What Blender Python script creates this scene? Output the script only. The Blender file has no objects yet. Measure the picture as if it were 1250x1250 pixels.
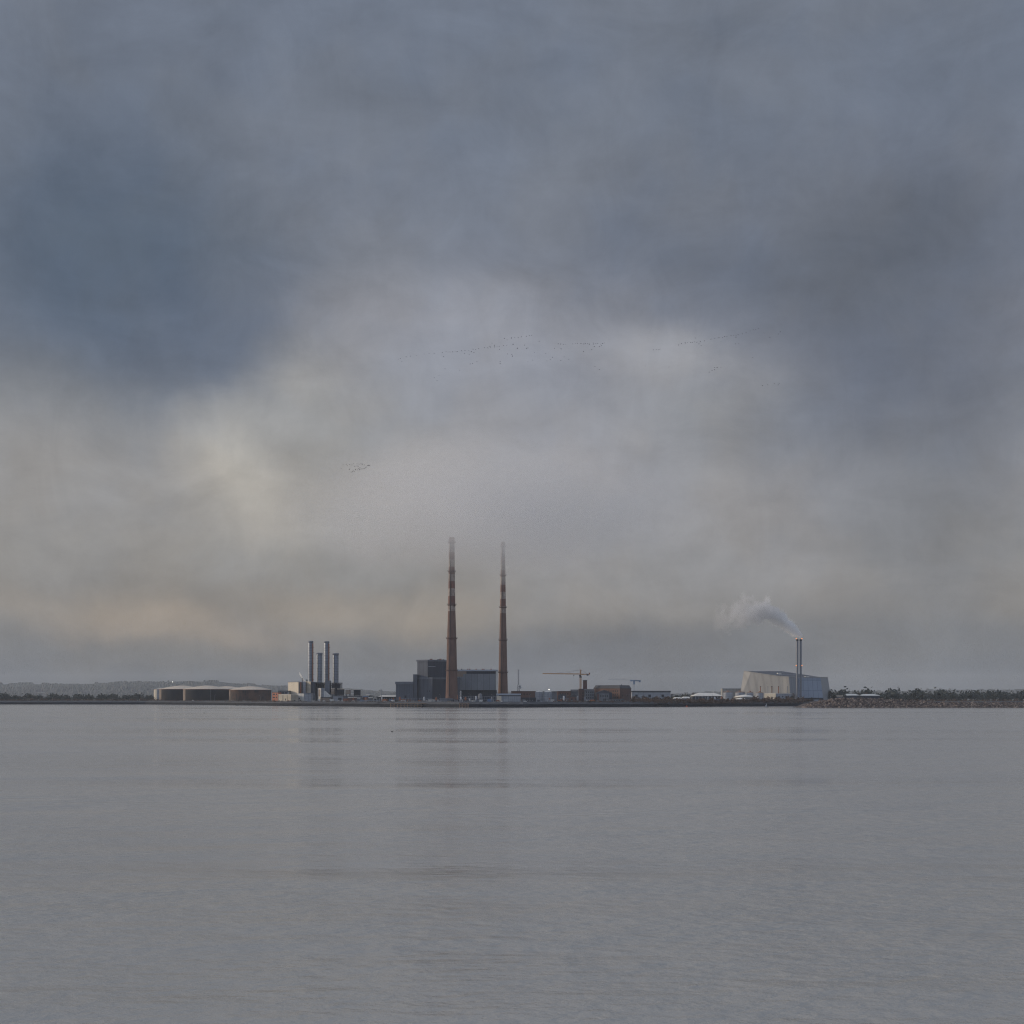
import bpy, bmesh, math, random
from mathutils import Vector
R = random.Random(7)
S = bpy.context.scene
COL = S.collection
# ---------------------------------------------------------------- camera model
# the place is measured in metres: X east, Y away from the viewer, Z up; water at 0.
F, HX, HY, CH = 1905.0, 625.0, 852.0, 12.0
G = 7.0                                             # level of the made ground
def X(px, Y): return (px - HX) * Y / F
def Z(py, Y): return CH + (HY - py) * Y / F
WL = [(-400, 2960), (178, 2857), (250, 2690), (340, 2333), (480, 2078), (560, 1945), (640, 1937), (700, 2023),
      (770, 2078), (850, 2117), (930, 2219), (985, 2286), (1300, 2330), (1700, 2400)]
def wl(px):
    for (a, b), (c, d) in zip(WL, WL[1:]):
        if px <= c:
            t = (px - a) / (c - a); return b + (d - b) * t
    return WL[-1][1]
def Yd(px, off): return wl(px) + off

# ---------------------------------------------------------------- mesh builder
class MB:
    def __init__(s): s.v = []; s.f = []; s.m = []; s.sm = []
    def face(s, pts, m=0, smooth=False):
        b = len(s.v); s.v += [tuple(p) for p in pts]; s.f.append(tuple(range(b, b + len(pts)))); s.m.append(m); s.sm.append(smooth)
    def prism(s, p0, z0, z1, m=0, p1=None, mt=None, bottom=True):
        p1 = p1 or p0; n = len(p0)
        A = [(x, y, z0) for x, y in p0]; B = [(x, y, z1) for x, y in p1]
        ar = sum(p0[i][0] * p0[(i + 1) % n][1] - p0[(i + 1) % n][0] * p0[i][1] for i in range(n))
        if ar < 0: A.reverse(); B.reverse()
        for i in range(n):
            j = (i + 1) % n; s.face((A[i], A[j], B[j], B[i]), m)
        s.face(B, m if mt is None else mt)
        if bottom: s.face(A[::-1], m)
        return s
    def box(s, x0, x1, y0, y1, z0, z1, m=0):
        return s.prism([(x0, y0), (x1, y0), (x1, y1), (x0, y1)], z0, z1, m)
    def lathe(s, x, y, prof, n=24, m=0, mf=None, capb=False, capt=False):
        rings = []
        for r, z in prof:
            b = len(s.v)
            s.v += [(x + r * math.cos(2 * math.pi * i / n), y + r * math.sin(2 * math.pi * i / n), z) for i in range(n)]
            rings.append(b)
        for k, (a, b) in enumerate(zip(rings, rings[1:])):
            for i in range(n):
                j = (i + 1) % n
                s.f.append((a + i, a + j, b + j, b + i))
                s.m.append(mf(k, 2 * math.pi * (i + .5) / n) if mf else m); s.sm.append(True)
        def ring(r, z): return [(x + r * math.cos(2 * math.pi * i / n), y + r * math.sin(2 * math.pi * i / n), z) for i in range(n)]
        if capt: s.face(ring(*prof[-1]), m)
        if capb: s.face(ring(*prof[0])[::-1], m)
        return s
    def cyl(s, x, y, z0, z1, r0, r1=None, n=20, m=0):
        return s.lathe(x, y, [(r0, z0), (r0 if r1 is None else r1, z1)], n, m, capb=True, capt=True)
    def bar(s, p, q, w, m=0, n=4):
        p = Vector(p); q = Vector(q); d = (q - p)
        if d.length < 1e-6: return s
        d.normalize(); u = d.cross(Vector((0, 0, 1)) if abs(d.z) < .95 else Vector((1, 0, 0))).normalized(); v = d.cross(u)
        o = [(math.cos(2 * math.pi * (i + .5) / n), math.sin(2 * math.pi * (i + .5) / n)) for i in range(n)]
        k = w * .7071 if n == 4 else w * .5
        A = [p + (u * a + v * b) * k for a, b in o]; B = [q + (u * a + v * b) * k for a, b in o]
        for i in range(n):
            j = (i + 1) % n; s.face((A[j], A[i], B[i], B[j]), m, n > 5)
        s.face(A, m); s.face(B[::-1], m); return s
    def panel(s, A, B, u0, u1, z0, z1, out=.14, inn=.1, m=0):
        A = Vector(A); B = Vector(B); d = (B - A); nrm = Vector((d.y, -d.x)).normalized()
        if nrm.y > 0: nrm = -nrm
        a = A + d * u0; b = A + d * u1
        return s.prism([tuple(a + nrm * out), tuple(b + nrm * out), tuple(b - nrm * inn), tuple(a - nrm * inn)], z0, z1, m)
    def lattice(s, p, q, w, step, t=.18, m=0, up=None, tri=False):
        """square lattice boom from p to q"""
        p = Vector(p); q = Vector(q); d = q - p; L = d.length; d.normalize()
        u = (d.cross(Vector((0, 0, 1))) if abs(d.z) < .9 else d.cross(Vector((0, 1, 0)))).normalized(); v = u.cross(d).normalized()
        if v.z < -0.01: v = -v
        c = [(-.5, 0), (.5, 0), (0, .9)] if tri else [(-.5, -.5), (.5, -.5), (.5, .5), (-.5, .5)]
        off = [(u * a + v * b) * w for a, b in c]
        for o in off: s.bar(p + o, q + o, t * 1.3, m)
        n = max(1, int(L / step)); k = len(off)
        for i in range(n):
            a = p + d * (L * i / n); b = p + d * (L * (i + 1) / n)
            for j in range(k):
                s.bar(a + off[j], b + off[(j + 1) % k], t, m)
                s.bar(a + off[j], a + off[(j + 1) % k], t, m)
        return s
ORG = {}
def mesh_obj(name, mb, mats, parent=None, org=None):
    if parent is not None: org = ORG[parent.name]
    elif org is None: org = Vector((0, 0, 0))
    org = Vector(org)
    me = bpy.data.meshes.new(name)
    me.from_pydata([(x - org.x, y - org.y, z - org.z) for x, y, z in mb.v], [], mb.f)
    for m in (mats if isinstance(mats, (list, tuple)) else [mats]): me.materials.append(M[m] if isinstance(m, str) else m)
    me.polygons.foreach_set('material_index', mb.m); me.polygons.foreach_set('use_smooth', mb.sm); me.update()
    o = bpy.data.objects.new(name, me); COL.objects.link(o)
    if parent is not None: o.parent = parent
    else: o.location = org
    ORG[o.name] = org
    return o
def tag(o, label, cat, group=None):
    o['label'] = label; o['category'] = cat
    if group: o['group'] = group
    return o
def thing(name, label, cat, loc, group=None):
    o = bpy.data.objects.new(name, None); COL.objects.link(o); o.location = loc; o.empty_display_size = 2
    ORG[o.name] = Vector(loc); return tag(o, label, cat, group)
def single(name, mb, mats, label, cat, loc, group=None): return tag(mesh_obj(name, mb, mats, None, loc), label, cat, group)
def struct(name, mb, mats, kind='structure'):
    o = mesh_obj(name, mb, mats); o['kind'] = kind; return o
def copy_tree(o, parent=None):
    c = o.copy(); COL.objects.link(c)
    if parent is not None: c.parent = parent
    ORG[c.name] = ORG[o.name]
    for ch in list(o.children): copy_tree(ch, c)
    return c

# ---------------------------------------------------------------- materials
M = {}
def nodes_of(name):
    m = bpy.data.materials.new(name); m.use_nodes = True; nt = m.node_tree
    return m, nt, nt.nodes['Principled BSDF']
def nd(nt, t, **k):
    n = nt.nodes.new(t)
    for a, b in k.items():
        if a.startswith('i_'):
            key = a[2:]; n.inputs[int(key) if key.isdigit() else key.replace('_', ' ')].default_value = b
        else: setattr(n, a, b)
    return n
def mathn(nt, op, a, b=None, c=None, clamp=False):
    n = nt.nodes.new('ShaderNodeMath'); n.operation = op; n.use_clamp = clamp
    for i, v in enumerate((a, b, c)):
        if v is None: continue
        if isinstance(v, (int, float)): n.inputs[i].default_value = v
        else: nt.links.new(v, n.inputs[i])
    return n.outputs[0]
def mix(nt, fac, a, b, mode='MIX'):
    n = nt.nodes.new('ShaderNodeMix'); n.data_type = 'RGBA'; n.blend_type = mode
    for s, v in ((0, fac), (6, a), (7, b)):
        if isinstance(v, (int, float)): n.inputs[s].default_value = v
        elif isinstance(v, tuple): n.inputs[s].default_value = (*v[:3], 1)
        else: nt.links.new(v, n.inputs[s])
    return n.outputs[2]
def sm(nt, x, a, b):
    n = nt.nodes.new('ShaderNodeMapRange'); n.interpolation_type = 'SMOOTHSTEP'; nt.links.new(x, n.inputs[0])
    n.inputs[1].default_value = a; n.inputs[2].default_value = b; return n.outputs[0]
def surf(name, col, col2=None, scale=.12, rough=.75, streak=0., rib=0., panel=None, brick=False, amount=.6, spec=.3, metal=0.):
    """weathered wall or metal: large stains, vertical run-off streaks, ribs or panel joints"""
    col2 = col2 or tuple(c * .7 for c in col)
    m, nt, p = nodes_of(name)
    tc = nd(nt, 'ShaderNodeTexCoord'); g = tc.outputs['Object']
    n1 = nd(nt, 'ShaderNodeTexNoise', i_Scale=scale, i_Detail=6., i_Roughness=.65); nt.links.new(g, n1.inputs['Vector'])
    f = sm(nt, n1.outputs[0], .35, .68)
    c = mix(nt, mathn(nt, 'MULTIPLY', f, amount), col, col2)
    if streak:
        mp = nd(nt, 'ShaderNodeMapping'); mp.inputs['Scale'].default_value = (.6, .6, .05); nt.links.new(g, mp.inputs[0])
        n2 = nd(nt, 'ShaderNodeTexNoise', i_Scale=1.0, i_Detail=4.); nt.links.new(mp.outputs[0], n2.inputs['Vector'])
        c = mix(nt, mathn(nt, 'MULTIPLY', sm(nt, n2.outputs[0], .48, .7), streak), c, tuple(x * .8 for x in col2))
    if rib or panel or brick:
        sx = nd(nt, 'ShaderNodeSeparateXYZ'); nt.links.new(g, sx.inputs[0])
        u = mathn(nt, 'ADD', mathn(nt, 'MULTIPLY', sx.outputs[0], .83), mathn(nt, 'MULTIPLY', sx.outputs[1], .56))
        cb = nd(nt, 'ShaderNodeCombineXYZ'); nt.links.new(u, cb.inputs[0]); nt.links.new(sx.outputs[2], cb.inputs[1])
    if rib:
        w = mathn(nt, 'SINE', mathn(nt, 'MULTIPLY', u, 6.283 / rib))
        c = mix(nt, mathn(nt, 'MULTIPLY', sm(nt, w, .2, 1.), .35), c, tuple(x * .6 for x in col2))
    if panel:
        b = nd(nt, 'ShaderNodeTexBrick', offset=0.); b.inputs['Scale'].default_value = 1.; b.inputs['Brick Width'].default_value = panel[0]; b.inputs['Row Height'].default_value = panel[1]
        b.inputs['Mortar Size'].default_value = panel[2] if len(panel) > 2 else .12; b.inputs['Color1'].default_value = (1, 1, 1, 1); b.inputs['Color2'].default_value = (.84, .84, .86, 1); b.inputs['Mortar'].default_value = (.5, .5, .52, 1)
        nt.links.new(cb.outputs[0], b.inputs[0]); c = mix(nt, 1., c, b.outputs[0], 'MULTIPLY')
    if brick:
        b = nd(nt, 'ShaderNodeTexBrick'); b.inputs['Scale'].default_value = 1.; b.inputs['Brick Width'].default_value = .5; b.inputs['Row Height'].default_value = .2
        b.inputs['Mortar Size'].default_value = .02; b.inputs['Color1'].default_value = (1, 1, 1, 1); b.inputs['Color2'].default_value = (.75, .75, .75, 1); b.inputs['Mortar'].default_value = (1.3, 1.3, 1.3, 1)
        nt.links.new(cb.outputs[0], b.inputs[0]); c = mix(nt, 1., c, b.outputs[0], 'MULTIPLY')
    nt.links.new(c, p.inputs['Base Color'])
    p.inputs['Roughness'].default_value = rough; p.inputs['Specular IOR Level'].default_value = spec; p.inputs['Metallic'].default_value = metal
    M[name] = m; return m
surf('dark_steel', (.035, .04, .05), (.025, .027, .034), streak=.4)
surf('black_tank', (.016, .019, .026), (.034, .028, .026), scale=.08, streak=.5, rough=.8, spec=.15)
surf('rusty_tank', (.02, .022, .028), (.12, .07, .052), scale=.07, streak=.9, amount=1., spec=.15)
surf('tank_lit_edge', (.23, .185, .155), (.14, .10, .08), streak=.6)  # pale tone that paints the sunlit left edge onto the dark shells
surf('tank_roof', (.62, .53, .43), (.44, .36, .29), scale=.2)
surf('cream', (.62, .56, .46), (.5, .45, .37), streak=.3, scale=.06, amount=.5)
surf('cream_louvre', (.55, .49, .39), (.42, .38, .31), panel=(1.8, 1.8, .25))
surf('white_clad', (.62, .61, .58), (.5, .5, .48), streak=.3, rib=3.)
surf('white_roof', (.72, .69, .63), (.6, .57, .52), scale=.1)
surf('pale_grey', (.34, .36, .40), (.26, .28, .31), streak=.5, panel=(6, 3.5))
surf('mid_grey', (.17, .185, .215), (.12, .13, .155), streak=.4, panel=(5, 4))
surf('pipe_grey', (.22, .235, .265), (.15, .16, .18), streak=.5)
surf('stack_steel', (.20, .222, .26), (.145, .165, .198), streak=.5, panel=(40, 4.2, .35), rough=.42, metal=.4)
surf('stack_light', (.34, .36, .39), (.25, .27, .3), streak=.4, panel=(40, 4.2, .3), rough=.5)
surf('rust', (.30, .13, .08), (.18, .08, .05), scale=.4, streak=.5)
surf('clad_dark', (.105, .12, .15), (.085, .097, .122), scale=.05, rib=2.4, streak=.35)
surf('clad_darker', (.06, .069, .09), (.045, .052, .07), scale=.05, rib=2.4, streak=.35)
surf('clad_trim', (.15, .165, .195), (.11, .12, .15), streak=.4)
surf('hall_panel', (.21, .23, .255), (.175, .19, .215), scale=.05, panel=(7, 50, .18), streak=.35)
surf('hall_roof', (.36, .40, .46), (.28, .31, .36))
surf('tan_panel', (.27, .21, .17), (.2, .16, .13), streak=.4)
surf('concrete_stack', (.17, .105, .086), (.112, .074, .064), scale=.05, streak=.6, rough=.9)
surf('red_paint', (.17, .08, .064), (.11, .07, .062), scale=.14, streak=.7)
surf('white_paint', (.38, .335, .30), (.17, .125, .11), scale=.14, streak=.8, amount=.9)
surf('brick', (.155, .084, .066), (.105, .066, .055), scale=.08, brick=True, streak=.3)
surf('brick_dark', (.125, .075, .066), (.085, .058, .054), scale=.08, brick=True, streak=.3)
surf('brick_red', (.42, .17, .11), (.33, .14, .095), brick=True)
surf('slate', (.075, .08, .092), (.05, .054, .064), scale=.2)
surf('render_grey', (.16, .17, .19), (.11, .118, .135), streak=.5)
surf('glass', (.03, .035, .045), (.02, .024, .03), rough=.15, spec=.6)
surf('crane_yellow', (.50, .27, .12), (.38, .2, .09), scale=.5)
surf('crane_blue', (.20, .27, .38), (.15, .2, .28), scale=.5)
surf('pale_steel', (.42, .44, .47), (.32, .33, .36), scale=.5)
surf('ctrweight', (.12, .13, .15), (.09, .095, .11))
surf('inc_warm', (.34, .335, .325), (.305, .30, .29), scale=.04, rib=4.2, streak=.15, rough=.5)
surf('inc_grey', (.25, .265, .29), (.215, .23, .25), scale=.04, rib=4.2, streak=.15, rough=.5)
surf('inc_blue', (.245, .295, .375), (.22, .265, .335), scale=.05, panel=(9, 16, .3), rough=.4)
surf('inc_roof', (.13, .145, .17), (.09, .1, .12), scale=.1, panel=(6, 4, .5))
surf('twin_steel', (.145, .16, .19), (.11, .12, .145), rough=.35, spec=.5, streak=.3)
surf('timber', (.26, .18, .13), (.15, .105, .08), scale=.3, streak=.5)
surf('wall_wet', (.022, .025, .033), (.013, .015, .019), scale=.25, streak=.6, spec=.1, rough=.9)
surf('armour', (.072, .08, .092), (.04, .042, .048), scale=.45, amount=.9)
surf('earth', (.13, .115, .09), (.075, .08, .055), scale=.03, amount=1.)
surf('boulder_dark', (.085, .066, .06), (.045, .04, .038), scale=.5)
surf('boulder_pale', (.33, .26, .215), (.2, .15, .12), scale=.5)
surf('boulder', (.22, .165, .135), (.10, .078, .068), scale=.35, amount=1.)
surf('hill', (.05, .055, .056), (.085, .088, .082), scale=.006, amount=1.)
surf('scrub', (.105, .062, .042), (.055, .042, .034), scale=.08, amount=1.)
surf('leaf_dark', (.042, .05, .045), (.028, .033, .03), scale=.3)
surf('leaf_brown', (.085, .06, .045), (.05, .04, .034), scale=.3)
surf('bark', (.07, .055, .045), (.045, .037, .03), scale=.6)
surf('bird', (.03, .03, .034), (.02, .02, .022), scale=3.)
surf('buoy_red', (.40, .09, .05), (.28, .07, .04))
surf('buoy_grey', (.18, .2, .22), (.12, .13, .15))
surf('container_blue', (.12, .2, .34), (.09, .15, .26), rib=1.2)
surf('container_orange', (.45, .17, .07), (.32, .12, .06), rib=1.2)
def emit(name, col, st):
    m, nt, p = nodes_of(name); p.inputs['Base Color'].default_value = (*col, 1); p.inputs['Emission Color'].default_value = (*col, 1); p.inputs['Emission Strength'].default_value = st; M[name] = m
emit('lamp_white', (1, .93, .78), 2.2)
emit('lamp_orange', (1, .34, .10), .9)

# ---------------------------------------------------------------- generic builders
def rect(px0, px1, Y, depth):
    """footprint with its front edge at distance Y, square to the axes"""
    x0, x1 = X(px0, Y), X(px1, Y); return [(x0, Y), (x1, Y), (x1, Y + depth), (x0, Y + depth)]
def openings(t, kind, items, Y, m):
    for px, py, w, h in items:
        mb = MB().box(X(px - w / 2, Y), X(px + w / 2, Y), Y - .14, Y + .12, Z(py + h / 2, Y), Z(py - h / 2, Y)); mesh_obj(kind, mb, m, t)
def bld(name, label, cat, px0, px1, top, Y, depth, wall, roof='slate', rt='flat', rh=.7, over=.4, windows=(), doors=(), group=None, base=G, wm='glass', skew=0.):
    xm = X((px0 + px1) / 2, Y)
    t = thing(name, label, cat, (xm, Y + depth / 2, base), group)
    zt = Z(top, Y); s = Y / F; P = rect(px0, px1, Y, depth); x0, x1 = P[0][0], P[1][0]
    if skew:
        P = [(X(px0, Y + skew), Y + skew), (x1, Y), (x1 + skew * .3, Y + depth), (X(px0, Y + skew) + skew * .3, Y + depth + skew)]
        mesh_obj('wall', MB().prism(P, base, zt - rh * s), wall, t); mesh_obj('roof', MB().prism(P, zt - rh * s + .003, zt), roof, t)
        for px, py, w, h in doors: u = (px - px0) / (px1 - px0); k = w / (px1 - px0) / 2; mesh_obj('door', MB().panel(P[0], P[1], u - k, u + k, Z(py + h / 2, Y), Z(py - h / 2, Y)), 'dark_steel', t)
        for px, py, w, h in windows: u = (px - px0) / (px1 - px0); k = w / (px1 - px0) / 2; mesh_obj('window', MB().panel(P[0], P[1], u - k, u + k, Z(py + h / 2, Y), Z(py - h / 2, Y)), wm, t)
        return t
    if rt == 'flat':
        h = rh * s; mesh_obj('wall', MB().prism(P, base, zt - h), wall, t)
        Q = [(x0 - over, Y - over), (x1 + over, Y - over), (x1 + over, Y + depth + over), (x0 - over, Y + depth + over)]
        mesh_obj('roof', MB().prism(Q, zt - h + .003, zt), roof, t)
    elif rt == 'hip':
        h = rh * s; mesh_obj('wall', MB().prism(P, base, zt - h), wall, t)
        o = over; i = min((x1 - x0) * .24, depth * .45, h * 5)
        Q = [(x0 - o, Y - o), (x1 + o, Y - o), (x1 + o, Y + depth + o), (x0 - o, Y + depth + o)]
        T = [(x0 + i, Y + i), (x1 - i, Y + i), (x1 - i, Y + depth - i), (x0 + i, Y + depth - i)]
        mesh_obj('roof', MB().prism(Q, zt - h + .003, zt - h + .5).prism(Q, zt - h + .503, zt, 0, T), roof, t)
    elif rt == 'gable':                       # ridge runs along X: eaves face the water
        h = rh * s; mesh_obj('wall', MB().prism(P, base, zt - h), wall, t)
        o = over; mb = MB(); a, b = x0 - o, x1 + o; y0, y1 = Y - o, Y + depth + o; ym = (y0 + y1) / 2; ze = zt - h + .003
        mb.face(((a, y0, ze), (b, y0, ze), (b, ym, zt), (a, ym, zt))); mb.face(((b, y1, ze), (a, y1, ze), (a, ym, zt), (b, ym, zt)))
        mb.face(((a, y1, ze), (a, y0, ze), (a, ym, zt))); mb.face(((b, y0, ze), (b, y1, ze), (b, ym, zt))); mb.face(((a, y0, ze), (a, y1, ze), (b, y1, ze), (b, y0, ze)))
        mesh_obj('roof', mb, roof, t)
    elif rt == 'front':                       # gable end faces the water
        h = rh * s; mesh_obj('wall', MB().prism(P, base, zt - h), wall, t)
        o = over; mb = MB(); a, b = x0 - o, x1 + o; y0, y1 = Y - .02, Y + depth + o; c = (a + b) / 2; ze = zt - h + .003
        mb.face(((a, y0, ze), (b, y0, ze), (c, y0, zt))); mb.face(((b, y1, ze), (a, y1, ze), (c, y1, zt)))
        mb.face(((a, y1, ze), (a, y0, ze), (c, y0, zt), (c, y1, zt))); mb.face(((b, y0, ze), (b, y1, ze), (c, y1, zt), (c, y0, zt))); mb.face(((a, y0, ze), (a, y1, ze), (b, y1, ze), (b, y0, ze)))
        mesh_obj('roof', mb, roof, t)
    openings(t, 'window', windows, Y, wm); openings(t, 'door', doors, Y, 'dark_steel')
    return t
def vtank(name, label, cat, px, r_px, top, Y, shell, roof, dome=1.2, group=None, sector=None, base=G, n=48, ladder=None):
    s = Y / F; r = r_px * s; x = X(px, Y); zt = Z(top, Y)
    t = thing(name, label, cat, (x, Y, base), group)
    mf = None
    mats = [shell]
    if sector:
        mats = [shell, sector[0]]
        mf = lambda k, a: 1 if math.cos(a) < sector[1] else 0  # faces turned left take the second tone, a painted sunlit edge
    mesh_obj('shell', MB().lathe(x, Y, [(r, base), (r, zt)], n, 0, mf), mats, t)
    mesh_obj('rim', MB().lathe(x, Y, [(r * 1.004, zt - .35 * s), (r * 1.012, zt - .3 * s), (r * 1.012, zt + .002), (r * .99, zt + .002)], n), 'rust' if sector else 'pipe_grey', t)
    pr = [(r * .995, zt + .004)] + [(r * (1 - i / 8), zt + dome * s * (1 - (1 - i / 8) ** 1.55) + .006) for i in range(1, 8)] + [(.05, zt + dome * s)]
    mesh_obj('roof', MB().lathe(x, Y, pr, n), roof, t)
    if ladder is not None:
        lx = X(ladder, Y); dx = lx - x; ly = Y - math.sqrt(max(0, r * r - dx * dx)) - .4
        mb = MB().bar((lx - .4, ly, base), (lx - .4, ly, zt), .25).bar((lx + .4, ly, base), (lx + .4, ly, zt), .25)
        for i in range(int((zt - base) / 1.2)): mb.bar((lx - .4, ly, base + 1 + i * 1.2), (lx + .4, ly, base + 1 + i * 1.2), .12)
        mesh_obj('ladder', mb, 'pipe_grey', t)
    return t
def mast(name, label, cat, px, top, Y, w, mats='pipe_grey', group=None, base=G, extra=None):
    x = X(px, Y); t = thing(name, label, cat, (x, Y, base), group)
    mesh_obj('pole', MB().cyl(x, Y, base, Z(top, Y), w * .6, w * .3, 8), mats, t)
    return t, x

# ================================================================ SETTING
# water: one sheet; rippled by bump
def water_mat():
    m, nt, p = nodes_of('water'); g = nd(nt, 'ShaderNodeNewGeometry').outputs['Position']
    def noise(sx, sy, sc, det):
        mp = nd(nt, 'ShaderNodeMapping'); mp.inputs['Scale'].default_value = (sx, sy, 1); nt.links.new(g, mp.inputs[0])
        n = nd(nt, 'ShaderNodeTexNoise', i_Scale=sc, i_Detail=det, i_Roughness=.6); nt.links.new(mp.outputs[0], n.inputs['Vector']); return n.outputs[0]
    patch = sm(nt, noise(.35, 1.6, .006, 4.), .36, .62)
    a = noise(.7, 1., .9, 5.); b = noise(.5, 1., .16, 3.)
    c_ = noise(.35, 1., .045, 2.)
    h = mathn(nt, 'ADD', mathn(nt, 'ADD', mathn(nt, 'MULTIPLY', a, .42), mathn(nt, 'MULTIPLY', b, 1.15)), mathn(nt, 'MULTIPLY', c_, 2.2))
    h = mathn(nt, 'MULTIPLY', h, mathn(nt, 'ADD', mathn(nt, 'MULTIPLY', patch, .65), .35))
    bp = nd(nt, 'ShaderNodeBump', i_Strength=1., i_Distance=1.); nt.links.new(h, bp.inputs['Height'])
    nt.links.new(bp.outputs[0], p.inputs['Normal'])
    p.inputs['Base Color'].default_value = (.36, .35, .327, 1); nt.links.new(mathn(nt, 'ADD', mathn(nt, 'MULTIPLY', patch, .15), .07), p.inputs['Roughness']); p.inputs['IOR'].default_value = 1.333
    p.inputs['Specular IOR Level'].default_value = 1.
    M['water'] = m
water_mat()
mb = MB(); mb.face(((-15500, -2500, 0), (15500, -2500, 0), (15500, 15500, 0), (-15500, 15500, 0))); struct('water', mb, 'water')

# shore: dark tidal sea wall, armoured bank above it, made ground behind
pxs = [-400 + 3 * i for i in range(701)]
def strip(rows, mat_i, mb, jit):
    base = len(mb.v); n = len(pxs)
    for k, (off, z) in enumerate(rows):
        for px in pxs:
            Yy = wl(px) + off + R.uniform(-1, 1) * jit[k][0]
            mb.v.append((X(px, wl(px)), Yy, z + R.uniform(-1, 1) * jit[k][1]))
    for k in range(len(rows) - 1):
        for i in range(n - 1):
            a = base + k * n + i; mb.f.append((a, a + 1, a + n + 1, a + n)); mb.m.append(mat_i); mb.sm.append(False)
mb = MB(); strip([(0, -.6), (.8, 1.6), (1.6, 4.0), (3.0, 4.15), (4.2, 3.4), (4.2, -.6)], 0, mb, [(.5, 0), (.5, .3), (.3, .3), (.2, .1), (0, 0), (0, 0)])
o = single('sea_wall', mb, 'wall_wet', 'long dark weedy sea wall running along the waterline below the industry', 'sea wall', (0, 0, 0))
mb = MB(); strip([(4.3, 3.4), (7, 4.7), (10, 5.8), (13, 6.7), (16, 7.15), (20, 7.0)], 0, mb, [(0, 0), (.6, .45), (.6, .5), (.6, .45), (.4, .3), (0, 0)])
struct('embankment', mb, 'armour')
mb = MB(); strip([(20, 7.0), (120, 7.0), (600, 7.0), (3000, 7.0), (6800, 7.0)], 0, mb, [(0, 0)] * 5); struct('land', mb, 'earth')

# far hills, hazed almost to the sky
HP = [(-400, 838), (0, 836), (100, 834.5), (178, 833), (225, 831.3), (255, 831.8), (300, 836), (340, 838), (420, 841.5), (480, 845), (530, 846.5), (620, 846), (700, 846), (780, 847), (850, 847),
      (900, 846.5), (1020, 844.5), (1065, 844), (1250, 842), (1700, 842)]
def hp(px):
    for (a, b), (c, d) in zip(HP, HP[1:]):
        if px <= c:
            t = (px - a) / (c - a); t = t * t * (3 - 2 * t); return b + (d - b) * t
    return HP[-1][1]
mb = MB(); hpx = [-400 + 1.25 * i for i in range(1681)]; rows = [(8300 + 240 * i, (i / 15) ** .8) for i in range(16)] + [(12700, .8)]
clump = [0.] * len(hpx); lev = 0.
for i in range(len(hpx)):
    if R.random() < .22: lev = R.choice((0, .8, 1.6, 2.6, 4.2)) * R.uniform(.6, 1.3)
    clump[i] = lev + R.uniform(-.4, .4)
n = len(hpx)
for k, (Yy, f) in enumerate(rows):
    for i, px in enumerate(hpx):
        zt = Z(hp(px), 11900); z = G + (zt - G) * f
        if 0 < k < 16:
            if i == 0: lv = 0.
            if R.random() < .2: lv = R.choice((0, 0, 1, 2.2, 3.6)) * R.uniform(.5, 1.4)
            z += (lv + R.uniform(-.3, .3)) * (2.6 if k < 15 else 3.0) + 5 * math.sin(px * .045 + k * .9) * f; Yy = rows[k][0] + R.uniform(-70, 70)
        mb.v.append((X(px, Yy), Yy, z))
for k in range(len(rows) - 1):
    for i in range(n - 1):
        a = k * n + i; mb.f.append((a, a + 1, a + n + 1, a + n)); mb.m.append(0); mb.sm.append(False)
struct('hills', mb, 'hill')

# pale houses scattered on the far slope, too small to show parts
proto = None
for i in range(26):
    px = R.choice((R.uniform(20, 186), R.uniform(405, 478), R.uniform(405, 478), R.uniform(620, 700), R.uniform(1020, 1240))); Yy = R.uniform(8700, 10000)
    if proto is None:
        mb = MB().box(-11, 11, -6, 6, -14, 6); mb.prism([(-12, -7), (12, -7), (12, 7), (-12, 7)], 6.01, 10, 1, [(-11, -.3), (11, -.3), (11, .3), (-11, .3)])
        proto = single('far_house', mb, ['white_clad', 'slate'], 'tiny pale house on the hazy far slope', 'house', (0, 0, 0), 'pale houses on the far slope'); o = proto
    else: o = proto.copy(); COL.objects.link(o)
    fr = (Yy - 8300) / 2600; o.location = (X(px, Yy), Yy, G + (Z(hp(px), 11900) - G) * (.1 + .42 * fr) + 6); o.rotation_euler.z = R.uniform(-.5, .5); o.scale = (R.uniform(.7, 1.6),) * 2 + (R.uniform(.7, 1.1),)
# lit floodlight on the hill
Yy = 9500; x = X(210.5, Yy); z = Z(832.4, Yy)
t = thing('floodlight_mast', 'tall mast with a bright white lamp on the far hill above the black tanks', 'floodlight', (x, Yy, 20))
mesh_obj('pole', MB().cyl(x, Yy, 20, z - 2.4, 1.0, .6, 8), 'pipe_grey', t); mesh_obj('lamp', MB().lathe(x, Yy, [(.4, z - 2.4), (2.2, z - 1.4), (2.6, z), (2.0, z + 1.6), (.3, z + 2.4)], 12, capb=True, capt=True), 'lamp_white', t)

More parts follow.
